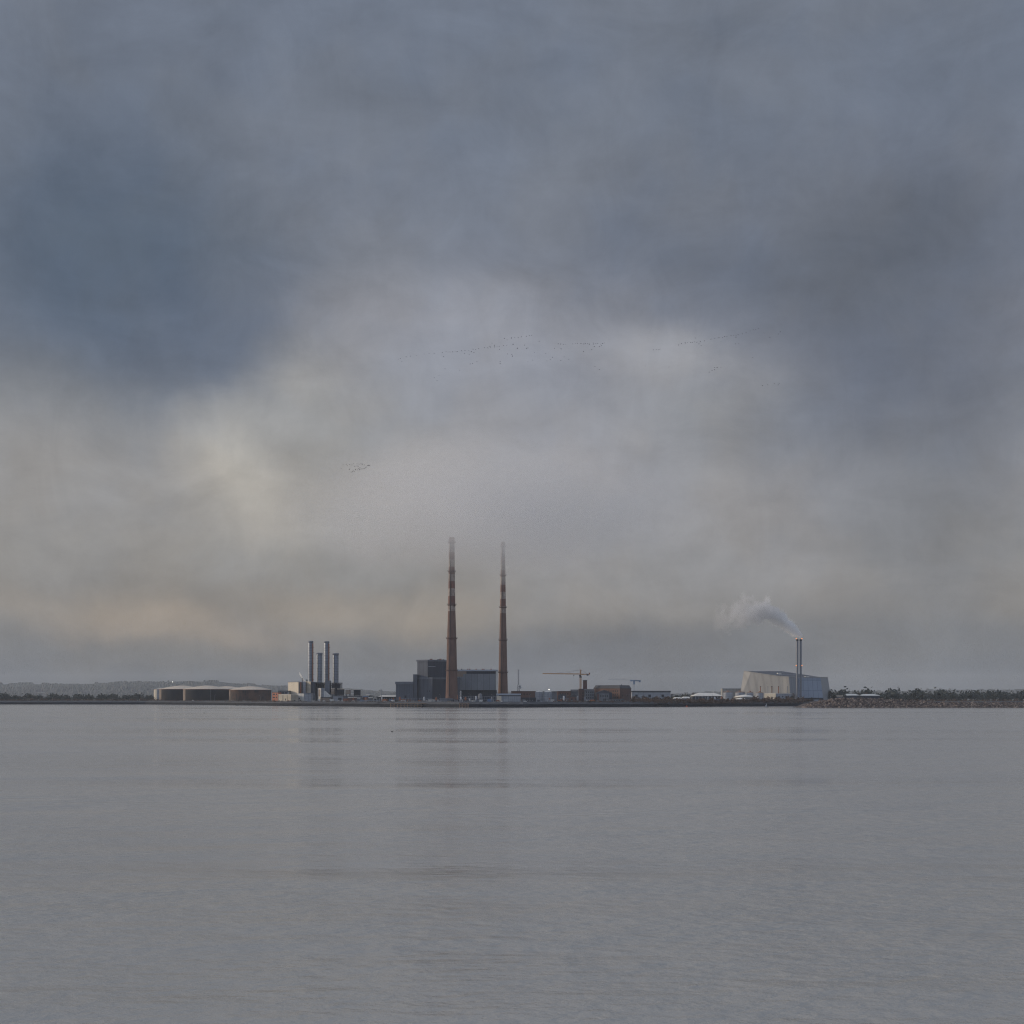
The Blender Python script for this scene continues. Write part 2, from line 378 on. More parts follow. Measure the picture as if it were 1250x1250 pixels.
# ================================================================ TANK FARM (far end of the shore)
vtank('storage_tank', 'small pale storage tank half hidden behind the first black tank', 'storage tank', 197, 9, 841.4, 3060, 'pale_grey', 'white_roof', 1.0, sector=('cream', -.35))
x = X(196, 2990)
t = bld('pump_house', 'small white pump house perched beside the pale storage tank', 'pump house', 191.5, 198.5, 839.6, 3100, 12, 'white_clad', 'white_roof', base=G)
TG = 'large black storage tanks with domed pale roofs'
vtank('storage_tank', 'black domed tank at the end of the row, next to the small pale tank', 'storage tank', 222.5, 27.5, 841.2, 2975, 'black_tank', 'tank_roof', 4.4, TG, ('tank_lit_edge', -.80))
vtank('storage_tank', 'black domed tank with a thin ladder, second in the row, overlapping the first', 'storage tank', 252.5, 28.5, 841.3, 2895, 'black_tank', 'tank_roof', 4.5, TG, ('tank_lit_edge', -.77), ladder=262.4)
vtank('storage_tank', 'black tank standing behind the others, only its pale dome showing', 'storage tank', 277, 22, 840.8, 3030, 'black_tank', 'tank_roof', 3.2, TG)
vtank('storage_tank', 'rust streaked black tank beside the red brick building', 'storage tank', 306, 26, 842.0, 2850, 'rusty_tank', 'tank_roof', 4.3, TG, ('tank_lit_edge', -.86))
t, x = mast('vent_pipe', 'thin vent pipe rising above the dome of the rust streaked tank', 'vent pipe', 302.4, 833.5, 2890, .9, 'dark_steel')
t, x = mast('vent_pipe', 'pale thin vent mast between rust streaked tank and red brick building', 'vent pipe', 331.6, 836, 2700, 1.0, 'pale_steel')

# ================================================================ CREAM POWER PLANT WITH FOUR STACKS
def Yp(off): return 2345 + off
bld('brick_building', 'small bright red brick building with four dark windows beside the last black tank', 'building', 332.3, 339.4, 845.0, Yp(25), 16, 'brick_red', 'brick_dark', rh=.6, skew=9, windows=[(334.4, 847.6, 2.4, 1.7), (337.6, 847.6, 1.1, 1.7), (334.4, 851.3, 2.4, 1.7), (337.6, 851.3, 1.1, 1.7)])
bld('office_block', 'dark flat roofed office with a band of glass behind the low cream shed', 'building', 339.6, 352.2, 843.1, Yp(70), 20, 'pale_grey', 'dark_steel', rh=1.0, windows=[(344.5, 845.8, 5.5, 2.0), (349.3, 845.8, 3.2, 2.0)])
bld('cream_shed', 'low long cream shed with a dark doorway on the shore', 'shed', 339.2, 355.2, 847.6, Yp(0), 18, 'cream_louvre', 'cream', skew=26, rh=.8, doors=[(348.5, 854.0, 1.1, 2.6)])
# main block
Yc = Yp(60)
t = thing('power_plant', 'tall cream power plant block with a blank lit face and a perforated bay', 'power station', (X(366, Yc), Yc + 20, G))
mesh_obj('wall', MB().prism([(X(351.6, Yc + 34), Yc + 34), (X(364.3, Yc), Yc), (X(364.3, Yc) + 3, Yc + 45), (X(351.6, Yc + 34) + 3, Yc + 60)], G, Z(832.6, Yc)), 'cream', t)
mesh_obj('parapet', MB().prism([(X(351.3, Yc + 34), Yc + 33.6), (X(364.5, Yc), Yc - .6), (X(364.3, Yc) + 3, Yc + 45), (X(351.3, Yc + 34) + 3, Yc + 60)], Z(832.6, Yc) + .003, Z(832.0, Yc)), 'mid_grey', t)
mesh_obj('wall', MB().box(X(364.35, Yc), X(372.6, Yc), Yc + 5, Yc + 40, G, Z(832.4, Yc)), 'pale_grey', t)
mesh_obj('pipe_riser', MB().cyl(X(366.6, Yc), Yc + 2.4, G, Z(832.8, Yc), 1.3, n=10), 'rust', t)
mesh_obj('pipe_riser', MB().cyl(X(368.5, Yc), Yc + 2.4, G, Z(832.8, Yc), .8, n=10), 'dark_steel', t)
mesh_obj('louvre_bay', MB().prism([(X(372.65, Yc + 12), Yc + 12), (X(379.2, Yc - 3), Yc - 3), (X(379.2, Yc - 3), Yc + 40), (X(372.65, Yc + 12), Yc + 40)], Z(846.0, Yc), Z(832.0, Yc)), 'cream_louvre', t)
mesh_obj('wall', MB().box(X(372.65, Yc), X(384.2, Yc), Yc + 1, Yc + 40, G, Z(846.0, Yc) - .01), 'mid_grey', t)
mesh_obj('wall', MB().box(X(379.25, Yc), X(384.4, Yc), Yc + 1, Yc + 40, Z(846.0, Yc), Z(832.4, Yc)), 'clad_darker', t)
mesh_obj('roof_vent', MB().cyl(X(367.5, Yc), Yc + 14, Z(832.4, Yc), Z(827.6, Yc), .6, n=8), 'dark_steel', t)
mesh_obj('roof_vent', MB().cyl(X(373.4, Yc), Yc + 12, Z(832, Yc), Z(829.4, Yc), 1.0, n=8), 'dark_steel', t)
bld('plant_annex', 'pale annex at the foot of the cream power plant with a small dark door', 'building', 363.2, 371.0, 846.1, Yp(20), 26, 'white_clad', 'mid_grey', skew=8, doors=[(365.4, 852.5, 1.2, 1.6), (366.6, 855, 1.0, 1.2)], rh=.5)
bld('plant_annex', 'blue grey windowless annex joined to the pale annex below the perforated bay', 'building', 371.15, 379.4, 846.0, Yp(22), 26, 'pale_grey', 'mid_grey', rh=.4)
bld('brick_kiosk', 'small dark red kiosk between the cream shed and the pale annex', 'kiosk', 356.4, 362.4, 848.6, Yp(24), 10, 'brick_dark', 'slate', windows=[(361.6, 853.4, 1.2, 1.2)], wm='container_orange')
bld('container', 'blue shipping container lying on the bank before the grey annex', 'container', 374.6, 379.0, 855.4, Yp(-8), 3, 'container_blue', 'container_blue', rh=.2, over=.02)

def steel_stack(label, px, top, bot, w, Y, lad_right, lit=False):
    s = Y / F; x = X(px, Y); r = w / 2 * s; zt = Z(top, Y)
    t = thing('chimney_stack', label, 'chimney', (x, Y, G), 'four grey steel stacks of the cream power plant')
    mesh_obj('flue', MB().lathe(x, Y, [(r * 1.05, G), (r * 1.03, Z(bot, Y)), (r, Z(bot, Y) + 1), (r, zt - 2 * s), (r * .8, zt), (r * .7, zt - 1.5)], 32), 'stack_steel', t)
    mesh_obj('cap', MB().lathe(x, Y, [(r * 1.01, zt - 2.2 * s), (r * 1.14, zt - 1.9 * s), (r * 1.14, zt - .8 * s), (r * 1.05, zt - .3 * s), (r * 1.03, zt)], 32), 'mid_grey', t)
    for k in range(1, 6):
        z = Z(bot, Y) + (zt - Z(bot, Y)) * k / 6.2
        mesh_obj('stiffener_ring', MB().lathe(x, Y, [(r * 1.0, z), (r * 1.07, z + .15), (r * 1.07, z + .7), (r * 1.0, z + .85)], 32), 'stack_steel', t)
    if lad_right:
        lx = x + r * .98; ly = Y - r * .5
        mesh_obj('ladder_cage', MB().box(lx - .9, lx + .8, ly - .8, ly + .8, Z(bot, Y), zt - 3 * s), 'rust', t)
        for k in range(7):
            z = Z(bot, Y) + 4 + k * (zt - Z(bot, Y) - 10) / 6.5
            mesh_obj('landing', MB().box(lx + .2, lx + 2.0, ly - 1.4, ly + 1.4, z, z + .5), 'dark_steel', t)
    else:
        lx = x - r * .55; ly = Y - r * .9
        mesh_obj('ladder_cage', MB().box(lx - .5, lx + .5, ly - .5, ly + .3, Z(bot, Y), zt - 3 * s), 'dark_steel', t)
    return t
steel_stack('tall grey stack beside the cream power plant, taller one next to its roof', 379.3, 782.4, 833, 5.6, Yp(115), True)
steel_stack('shorter grey stack standing between the two tall grey stacks', 390.0, 796.9, 834, 6.8, Yp(90), False)
steel_stack('tall grey stack standing between the two shorter grey stacks', 398.8, 782.8, 832, 5.8, Yp(120), True)
steel_stack('shorter grey stack at the end of the four, away from the cream block', 409.8, 797.4, 834, 7.0, Yp(95), False)

def steel_frame(label, px0, px1, top, Y, depth):
    t = thing('steel_framework', label, 'boiler frame', (X((px0 + px1) / 2, Y), Y + depth / 2, G), 'open steel frames under the shorter stacks')
    x0, x1 = X(px0, Y), X(px1, Y); zt = Z(top, Y); zm = Z(841, Y)
    for i in range(5):
        x = x0 + (x1 - x0) * i / 4
        for y in (Y, Y + depth): mesh_obj('column', MB().box(x - .5, x + .5, y - .5, y + .5, G, zt - .9), 'dark_steel', t)
    mesh_obj('deck', MB().box(x0 - 1, x1 + 1, Y - 1, Y + depth + 1, zt - .89, zt), 'dark_steel', t)
    mesh_obj('deck', MB().box(x0 + .6, x1 - .6, Y + .6, Y + depth - .6, zm, zm + .8), 'dark_steel', t)
    b = MB()
    for i in range(4):
        a = x0 + (x1 - x0) * i / 4; c = x0 + (x1 - x0) * (i + 1) / 4; b.bar((a, Y, zm + 1), (c, Y, zt - 1), .4); b.bar((c, Y, G + 2), (a, Y, zm), .4)
    mesh_obj('bracing', b, 'dark_steel', t)
    b = MB(); 
    for z in (zt + .6, zt + 1.3): b.bar((x0 - 1, Y - 1, z), (x1 + 1, Y - 1, z), .14)
    for i in range(9): xx = x0 - 1 + (x1 - x0 + 2) * i / 8; b.bar((xx, Y - 1, zt), (xx, Y - 1, zt + 1.3), .14)
    mesh_obj('railing', b, 'pale_steel', t)
    mesh_obj('boiler_casing', MB().box(x0 + 2.2, x1 - 2.2, Y + 4, Y + depth - 2, zm + .85, zt - 1.6), 'clad_darker', t)
    return t
steel_frame('dark open steel frame under the shorter stack in the middle of the four', 385.4, 396.6, 833.2, Yp(72), 14)
steel_frame('dark open steel frame under the shorter stack at the end of the four', 402.8, 416.2, 833.4, Yp(72), 14)
bld('duct_tower', 'mid grey duct tower between the two dark steel frames', 'duct', 396.9, 402.5, 830.8, Yp(66), 16, 'mid_grey', 'mid_grey', rh=.5, over=.1)
# sloping duct house
Yq = Yp(44); t = thing('inlet_house', 'pale inlet house with a sloping duct stepping down beside it', 'inlet house', (X(396, Yq), Yq + 8, G))
mesh_obj('wall', MB().prism([(X(387.8, Yq + 10), Yq + 10), (X(391.9, Yq), Yq), (X(391.9, Yq), Yq + 15), (X(387.8, Yq + 10), Yq + 20)], G, Z(840, Yq)), 'white_clad', t)
mesh_obj('louvre', MB().panel((X(387.8, Yq + 10), Yq + 10), (X(391.9, Yq), Yq), .3, .75, Z(850, Yq), Z(841.6, Yq), .3), 'tan_panel', t)
mesh_obj('wall', MB().box(X(391.95, Yq), X(395.4, Yq), Yq + 2, Yq + 15, G, Z(840, Yq)), 'pale_grey', t)
mb = MB(); prof = [(395.45, 851), (404.0, 851), (404.0, 848.2), (401.2, 848.0), (396.2, 843.4), (395.45, 843.4)]
A = [(X(a, Yq), Yq + 1, Z(b, Yq)) for a, b in prof]; B = [(x, Yq + 14, z) for x, y, z in A]
mb.face(A[::-1]); mb.face(B)
for i in range(6): mb.face((A[i], A[(i + 1) % 6], B[(i + 1) % 6], B[i]))
mesh_obj('sloping_duct', mb, 'white_clad', t)
mesh_obj('plinth', MB().box(X(391.95, Yq), X(404, Yq), Yq + 1, Yq + 14, G, Z(851, Yq) - .05), 'dark_steel', t)
bld('brick_substation', 'low brown brick hut in front of the sloping duct', 'hut', 391.6, 402.8, 851.3, Yp(16), 12, 'tan_panel', 'dark_steel', rh=.5, doors=[(393.5, 855.2, 1.2, 2.4)])
bld('white_kiosk', 'tiny white kiosk standing by the low brown brick hut', 'kiosk', 387.9, 390.8, 853.4, Yp(14), 5, 'white_clad', 'white_roof', rh=.4, over=.1)
# air coolers
Yr = Yp(52)
def cooler(label, px0, px1, top, bot, face, rim):
    t = thing('cooling_unit', label, 'cooling unit', (X((px0 + px1) / 2, Yr), Yr + 6, G), 'row of boxy cooling units on grey legs')
    x0, x1, z0, z1 = X(px0, Yr), X(px1, Yr), Z(bot, Yr), Z(top, Yr)
    mesh_obj('casing', MB().box(x0, x1, Yr, Yr + 12, z0, z1 - 1), face, t); mesh_obj('top_rim', MB().box(x0 - .4, x1 + .4, Yr - .5, Yr + 12.5, z1 - .99, z1), rim, t)
    b = MB()
    for i in range(1, 5): z = z0 + (z1 - z0) * i / 5; b.box(x0 + .3, x1 - .3, Yr - .3, Yr - .02, z - .2, z + .2)
    mesh_obj('louvre', b, 'dark_steel' if face != 'tan_panel' else 'cream', t)
    for xx in (x0 + .6, x1 - .6):
        mesh_obj('leg', MB().box(xx - .5, xx + .5, Yr + .3, Yr + 1.3, G, z0 - .01), 'pipe_grey', t)
        mesh_obj('leg', MB().box(xx - .5, xx + .5, Yr + 10.5, Yr + 11.5, G, z0 - .01), 'pipe_grey', t)
cooler('cream and brown louvred cooling unit beside the sloping duct', 404.3, 407.6, 839.9, 847.6, 'tan_panel', 'cream')
cooler('wide black cooling unit with a cream top edge, next to the cream louvred one', 411.8, 419.2, 840.6, 848.2, 'dark_steel', 'cream')
cooler('brown cooling unit between the two wide black ones', 421.8, 427.0, 841.2, 847.2, 'tan_panel', 'white_roof')
cooler('wide black cooling unit at the outer end of the row', 431.8, 439.3, 841.2, 849.0, 'dark_steel', 'white_roof')
bld('plant_room', 'grey plant room with a black opening below the cooling units', 'building', 406.4, 418.4, 849.2, Yp(22), 18, 'pale_grey', 'mid_grey', rh=.5, doors=[(414.8, 853, 4.2, 2.8)])
bld('plant_room', 'dark grey plant room between the cooling units and the pipe yard', 'building', 419.0, 441.6, 849.8, Yp(34), 10, 'mid_grey', 'clad_darker', rh=.7)
bld('white_kiosk', 'low white hut in front of the plant room with the black opening', 'hut', 412.0, 418.9, 855.0, Yp(2), 8, 'white_clad', 'white_roof', rh=.5, over=.1)
bld('site_cabin', 'white flat roofed cabin in front of the dark grey plant room', 'cabin', 425.0, 434.8, 850.8, Yp(10), 8, 'brick_dark', 'white_roof', rh=.9)
bld('site_cabin', 'small white roofed cabin standing alone past the long flat roofed cabin', 'cabin', 436.4, 439.2, 851.6, Yp(0), 6, 'mid_grey', 'white_roof', rh=1.0)
bld('brick_hut', 'brown brick hut under a blue roof in the pipe yard', 'hut', 443.4, 449.2, 849.9, Yp(-40), 9, 'brick', 'container_blue', rh=1.0)
bld('site_cabin', 'white topped cabin next to the brown hut with the blue roof', 'cabin', 450.0, 454.2, 851.0, Yp(-60), 7, 'mid_grey', 'white_roof', rh=1.2)
bld('site_cabin', 'white topped cabin by the end of the long open shed', 'cabin', 456.2, 459.4, 851.6, Yp(-80), 7, 'dark_steel', 'white_roof', rh=1.0)

# long open shed with bright roof
Ys = 2215; t = thing('open_shed', 'long open sided shed with a pale roof on thin posts beside the dark power station', 'shed', (X(473, Ys), Ys + 10, G))
x0, x1 = X(459.5, Ys), X(484.5, Ys)
mesh_obj('roof', MB().prism([(x0, Ys), (x1, Ys), (x1, Ys + 20), (x0, Ys + 20)], Z(851.0, Ys), Z(848.8, Ys), 0, [(x0 + 6, Ys + 9), (x1, Ys + 9), (x1, Ys + 11), (x0 + 6, Ys + 11)]), 'white_roof', t)
mesh_obj('fascia', MB().box(x0 - .3, x1, Ys - .4, Ys - .05, Z(851.7, Ys), Z(850.4, Ys)), 'dark_steel', t)
for i in range(9):
    x = x0 + .6 + (x1 - x0 - 1.2) * i / 8; mesh_obj('post', MB().box(x - .3, x + .3, Ys + .1, Ys + .7, G, Z(851.05, Ys)), 'pale_steel', t)
mesh_obj('back_wall', MB().box(x0 + .5, x1 - .5, Ys + 19, Ys + 19.6, G, Z(851.05, Ys)), 'mid_grey', t)
t, x = mast('lamp_post', 'tall thin lamp post rising through the open sided shed yard', 'lamp post', 465.4, 841.8, 2200, .9, 'pipe_grey')
mesh_obj('lamp_head', MB().box(x - 1.2, x + 1.2, 2199.5, 2200.5, Z(841.8, 2200) + .01, Z(841.8, 2200) + .5), 'pale_steel', t)

# ================================================================ DARK POWER STATION
Yb = 2150
t = thing('power_station', 'tall dark blue grey clad power station stepping up in three blocks', 'power station', (X(515, Yb), Yb + 40, G))
def P2(*a): return [(X(p, y), y) for p, y in a]
lowb = P2((483.2, Yb + 12), (504.2, Yb + 6), (506, Yb + 60), (487, Yb + 60))
mesh_obj('wall', MB().prism(lowb, G, Z(835.2, Yb)), 'clad_dark', t)
mesh_obj('parapet', MB().prism(P2((482.4, Yb + 11), (504.3, Yb + 5), (506, Yb + 61), (486.5, Yb + 61)), Z(835.2, Yb) + .003, Z(832.0, Yb)), 'clad_trim', t)
mesh_obj('stair_tower', MB().prism(P2((504.3, Yb + 8), (509.0, Yb + 7), (510, Yb + 40), (506, Yb + 40)), G, Z(823.4, Yb)), 'clad_dark', t)
mesh_obj('coping', MB().prism(P2((503.9, Yb + 7.4), (509.0, Yb + 6.6), (510, Yb + 40), (506, Yb + 40)), Z(823.4, Yb) + .003, Z(823.0, Yb)), 'clad_trim', t)
# lower storey, corner to the viewer
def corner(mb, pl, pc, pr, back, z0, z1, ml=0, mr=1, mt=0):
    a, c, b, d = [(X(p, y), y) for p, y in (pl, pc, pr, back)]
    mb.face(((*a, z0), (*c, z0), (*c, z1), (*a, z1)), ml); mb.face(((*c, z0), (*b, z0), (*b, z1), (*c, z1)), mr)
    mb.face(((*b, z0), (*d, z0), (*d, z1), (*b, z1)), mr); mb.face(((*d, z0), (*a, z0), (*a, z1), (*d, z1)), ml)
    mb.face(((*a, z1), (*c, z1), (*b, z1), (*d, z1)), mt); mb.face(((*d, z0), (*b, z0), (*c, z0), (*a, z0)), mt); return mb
mesh_obj('wall', corner(MB(), (509.1, Yb + 14), (527.8, Yb), (549, Yb + 26), (531, Yb + 60), G, Z(829.0, Yb)), ['clad_dark', 'clad_darker'], t)  # both storeys: right faces get darker cladding, their shade put into the colour
mesh_obj('ledge', corner(MB(), (508.8, Yb + 13.4), (527.9, Yb - .8), (549.4, Yb + 26), (531, Yb + 61), Z(829, Yb) + .003, Z(826.9, Yb)), ['clad_trim', 'mid_grey'], t)
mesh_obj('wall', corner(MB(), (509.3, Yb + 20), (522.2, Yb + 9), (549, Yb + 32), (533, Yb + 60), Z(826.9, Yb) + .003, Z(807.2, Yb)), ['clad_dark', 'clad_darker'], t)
mesh_obj('cornice', corner(MB(), (508.2, Yb + 19.4), (522.2, Yb + 8), (549.6, Yb + 32), (533, Yb + 61), Z(807.2, Yb) + .003, Z(805.0, Yb)), ['clad_trim', 'mid_grey'], t)
a, b = (X(522.2, Yb + 9), Yb + 9), (X(549, Yb + 32), Yb + 32)
mesh_obj('glazing_panel', MB().panel(a, b, .03, .46, Z(826, Yb), Z(813.9, Yb), .3), 'clad_darker', t)
mesh_obj('canopy', MB().panel(a, b, .03, .33, Z(813.8, Yb), Z(813.1, Yb), 1.0), 'pale_grey', t)
a2, b2 = (X(509.1, Yb + 14), Yb + 14), (X(527.8, Yb), Yb)
for u in (.645, .80): mesh_obj('window', MB().panel(a2, b2, u, u + .045, Z(844.4, Yb), Z(842.8, Yb)), 'glass', t)
for px, w, h in ((526.2, 3.0, 1.6), (535.2, 3.2, 1.0), (537.6, 2.4, 1.7), (541.2, 2.2, .9)):
    yy = Yb + 38; mesh_obj('roof_vent', MB().box(X(px - w / 2, yy), X(px + w / 2, yy), yy, yy + 5, Z(805, Yb) + .003, Z(805 - h, Yb)), 'rust' if h > 1.2 else 'dark_steel', t)
openings(t, 'door', [(495, 850.5, 2, 3)], Yb + 8.4, 'dark_steel')

# boiler hall
Yh = 2185; t = thing('boiler_hall', 'long grey panelled boiler hall with a pale roof edge between the two tall chimneys', 'power station', (X(583, Yh), Yh + 25, G))
x0, x1 = X(557, Yh), X(605.2, Yh)
mesh_obj('base_wall', MB().box(x0, x1 + 1, Yh + 3, Yh + 50, G, Z(842.4, Yh)), 'clad_darker', t)
mesh_obj('panel_wall', MB().box(x0, x1, Yh, Yh + 50, Z(842.4, Yh) + .003, Z(822.6, Yh)), 'hall_panel', t)
mesh_obj('glazing_band', MB().box(X(569.4, Yh), x1, Yh + 1.2, Yh + 50, Z(822.6, Yh) + .003, Z(819.3, Yh)), 'clad_darker', t)
mesh_obj('tan_band', MB().box(x0, X(569.3, Yh), Yh - .3, Yh + 50, Z(822.9, Yh), Z(819.3, Yh)), 'tan_panel', t)
mesh_obj('tan_band', MB().box(x0, X(565.5, Yh), Yh - .25, Yh - .02, Z(826, Yh), Z(822.9, Yh) - .01), 'tan_panel', t)
mesh_obj('roof', MB().box(x0 - 1, X(607.2, Yh), Yh - 1.4, Yh + 51, Z(819.3, Yh) + .003, Z(817.4, Yh)), 'hall_roof', t)
mesh_obj('end_fin', MB().box(x1 + .02, X(607.1, Yh), Yh - .6, Yh + 50, Z(842.4, Yh), Z(819.3, Yh)), 'white_clad', t)
mesh_obj('side_block', MB().box(X(558.3, Yh - 14), X(561.4, Yh - 14), Yh - 14, Yh - .5, G, Z(827.4, Yh)), 'clad_dark', t)
mesh_obj('plant_deck', MB().box(X(562, Yh), X(606, Yh), Yh - 3, Yh - .1, Z(843.2, Yh), Z(842.5, Yh)), 'dark_steel', t)
for px in (563.2, 570.6, 573.2, 581, 588.6, 590.6, 599.4):
    mesh_obj('roof_vent', MB().cyl(X(px, Yh), Yh + 12, Z(817.4, Yh), Z(816.2, Yh), 1.0, .8, 10), 'rust' if px > 565 else 'dark_steel', t)

# ================================================================ THE TWO TALL BANDED CHIMNEYS
def chimney(label, cx, Y, prof, bands, plats, base_py):
    x = X(cx, Y); s = Y / F
    t = thing('chimney', label, 'chimney', (x, Y, G), 'two tall banded power station chimneys')
    def rad(py):
        for (a, b), (c, d) in zip(prof, prof[1:]):
            if py <= c: return (b + (d - b) * (py - a) / (c - a)) / 2 * s
        return prof[-1][1] / 2 * s
    ys = sorted({p for p, _ in bands} | {prof[0][0]} | {bands[-1][0] + 14 * i for i in range(1, 9) if bands[-1][0] + 14 * i < base_py}, reverse=True)
    P = [(rad(858.0), G)] + [(rad(py), Z(py, Y)) for py in ys]
    bl = sorted(bands)
    def mf(k, a):
        zz = (P[k][1] + P[k + 1][1]) / 2; py = HY - (zz - CH) * F / Y; m = 0
        if py < bl[0][0]: return bl[0][1]
        for p, c in bl:
            if py >= p: m = c
        return m
    top = P[-1]
    P += [(top[0] * .78, top[1] + .01), (top[0] * .76, top[1] - 6)]
    mesh_obj('shaft', MB().lathe(x, Y, P, 40, 0, mf), ['concrete_stack', 'red_paint', 'white_paint', 'dark_steel'], t)
    for py in plats:
        r = rad(py); z = Z(py, Y)
        pf = mesh_obj('platform', MB().lathe(x, Y, [(r, z - 1.2), (r + 1.1, z - .5), (r + 1.3, z), (r + 1.3, z + .35), (r, z + .36)], 40), 'brick_dark', t)
        b = MB()
        for i in range(24):
            a = 2 * math.pi * i / 24; px_, py_ = x + (r + 1.6) * math.cos(a), Y + (r + 1.6) * math.sin(a); a2 = a + 2 * math.pi / 24
            b.bar((px_, py_, z + .36), (px_, py_, z + 1.6), .12); b.bar((px_, py_, z + 1.55), (x + (r + 1.6) * math.cos(a2), Y + (r + 1.6) * math.sin(a2), z + 1.55), .12)
        mesh_obj('railing', b, 'dark_steel', pf)
    b = MB(); zz = G; lx = -.2
    a = -1.9
    pts = [(x + (rad(py) + .35) * math.cos(a), Y + (rad(py) + .35) * math.sin(a), Z(py, Y)) for py in (850, 800, 750, 700, plats[0])]
    for p, q in zip(pts, pts[1:]): b.bar(p, q, .7)
    mesh_obj('ladder', b, 'dark_steel', t)
    return t
W, RD, CN, DK = 2, 1, 0, 3
chimney('taller banded red and white chimney in front of the dark power station', 551.4, 2120,
        [(656, 6.9), (700, 7.6), (745, 9.0), (780, 11.4), (818, 13.0), (860, 15.6)],
        [(656, RD), (663, RD), (664.5, W), (674, RD), (683, W), (692, RD), (701, W), (709.6, RD), (718.4, W), (727.6, RD), (738.8, W), (746, CN)], [662, 697.8, 738.4, 779.4, 818.2], 856)
chimney('thinner banded red and white chimney at the end of the boiler hall', 614.0, 2240,
        [(661.5, 5.0), (700, 5.9), (749, 7.4), (781, 9.0), (820, 10.6), (860, 12.6)],
        [(661.5, RD), (667.5, W), (679, RD), (688, W), (696, RD), (704.6, W), (713.8, RD), (722.6, W), (731.4, RD), (740.6, W), (748.6, CN)], [667.3, 702.3, 741.4, 781.2, 820.4], 856)

# ================================================================ PROCESS YARD IN FRONT OF THE CHIMNEYS
t, x = mast('vent_column', 'slim white process column with rings in front of the boiler hall', 'process column', 562.6, 843.2, 2040, 1.9, 'pale_steel')
for py in (846, 849, 852): mesh_obj('ring_deck', MB().cyl(x, 2040, Z(py, 2040), Z(py, 2040) + .5, 2.2, n=12), 'pipe_grey', t)
t, x = mast('vent_column', 'short dark process column just beside the slim white one', 'process column', 558.5, 848.6, 2045, 1.4, 'rust')
vtank('silo', 'rounded grey silo on legs amid the pipework before the boiler hall', 'silo', 586.3, 2.3, 847.4, 2060, 'pipe_grey', 'pipe_grey', .9, base=Z(852.6, 2060), n=20)
t = [o for o in bpy.data.objects if o.name.startswith('silo')][-1]
for dx in (-1.8, 1.8):
    for dy in (-1.6, 1.6): mesh_obj('leg', MB().box(X(586.3, 2060) + dx - .25, X(586.3, 2060) + dx + .25, 2060 + dy - .25, 2060 + dy + .25, G, Z(852.6, 2060)), 'pipe_grey', t)
t.location.z = G
for ch in t.children: ch.location.z = Z(852.6, 2060) - G
for ch in t.children:
    if ch.name.startswith('leg'): pass
def rack(label, px0, px1, Y, levels, n, mat='pipe_grey', pr=.5):
    x0, x1 = X(px0, Y), X(px1, Y); t = thing('pipe_rack', label, 'pipe rack', ((x0 + x1) / 2, Y + 2, G))
    zt = max(Z(l, Y) for l in levels)
    for i in range(n):
        x = x0 + (x1 - x0) * i / (n - 1)
        for y in (Y, Y + 4): mesh_obj('post', MB().box(x - .22, x + .22, y - .22, y + .22, G, zt), mat, t)
    for l in levels:
        b = MB(); z = Z(l, Y)
        for i in range(n):
            x = x0 + (x1 - x0) * i / (n - 1); b.box(x - .2, x + .2, Y + .23, Y + 3.77, z - .75, z - .45)
        mesh_obj('crossbeam', b, mat, t)
        for k, y in enumerate((Y + .6, Y + 1.9, Y + 3.2)):
            mesh_obj('pipe', MB().bar((x0 - 1.5, y, z - .45 + pr / 2 + .02), (x1 + 1.5, y, z - .45 + pr / 2 + .02), pr * (1 - .15 * k), 0, 8), (mat, 'pale_steel', 'rust')[k], t)
    return t
rack('long pipe rack at the foot of the dark power station', 488, 526, 2108, [852.2, 854.4], 12)
rack('tall pipe rack before the dark base of the boiler hall', 566, 584, 2075, [849.8, 852.6], 7)
rack('pipe rack running past the rounded silo towards the pale shed', 589, 605, 2066, [850.0, 853.4], 7)
rack('low pipe rack in the yard between the open shed and the cooling units', 441, 462, 2120, [855.2], 8, 'pipe_grey', .8)
rack('low pipe rack behind the timber jetty', 528, 556, 2030, [854.6, 856.2], 9)
bld('white_hut', 'pair-doored white hut before the stair tower of the dark power station', 'hut', 489.2, 494.8, 853.9, 2085, 6, 'white_clad', 'container_orange', rh=.6, over=.1, doors=[(491, 856, .8, 1.6), (493.2, 856, .8, 1.6)])
t = thing('white_tanker', 'white horizontal storage drum lying on saddles before the dark power station', 'storage drum', (X(532.8, 2070), 2070, G))
x0, x1 = X(530.4, 2070), X(535.4, 2070); zc = Z(855.6, 2070)
mesh_obj('drum', MB().bar((x0, 2072, zc), (x1, 2072, zc), 3.0, 0, 16), 'white_roof', t)
for xx in (x0 + 1, x1 - 1): mesh_obj('saddle', MB().box(xx - .3, xx + .3, 2070.8, 2073.2, G, zc - 1.2), 'dark_steel', t)
bld('white_hut', 'long flat white roofed hut beside the horizontal white drum', 'hut', 523.0, 529.6, 854.0, 2074, 7, 'white_clad', 'white_roof', rh=.5)
bld('pump_shed', 'grey pump shed at the foot of the taller banded chimney', 'shed', 536.6, 552.0, 852.4, 2060, 9, 'mid_grey', 'pipe_grey', rh=.6)
bld('control_hut', 'brown control hut on the quay before the taller banded chimney', 'hut', 545.8, 550.8, 855.2, 2010, 6, 'tan_panel', 'slate', rh=.6, windows=[(547.3, 857, 1, .8), (549.4, 857, 1, .8)])
bld('transformer_bay', 'grey transformer bay between the pipe rack and the pale blue roofed shed', 'transformer', 594.4, 602.8, 853.2, 2040, 7, 'pale_grey', 'pipe_grey', rh=.5, doors=[(597, 855.5, 2, 2), (600.2, 855.5, 1.6, 2)])
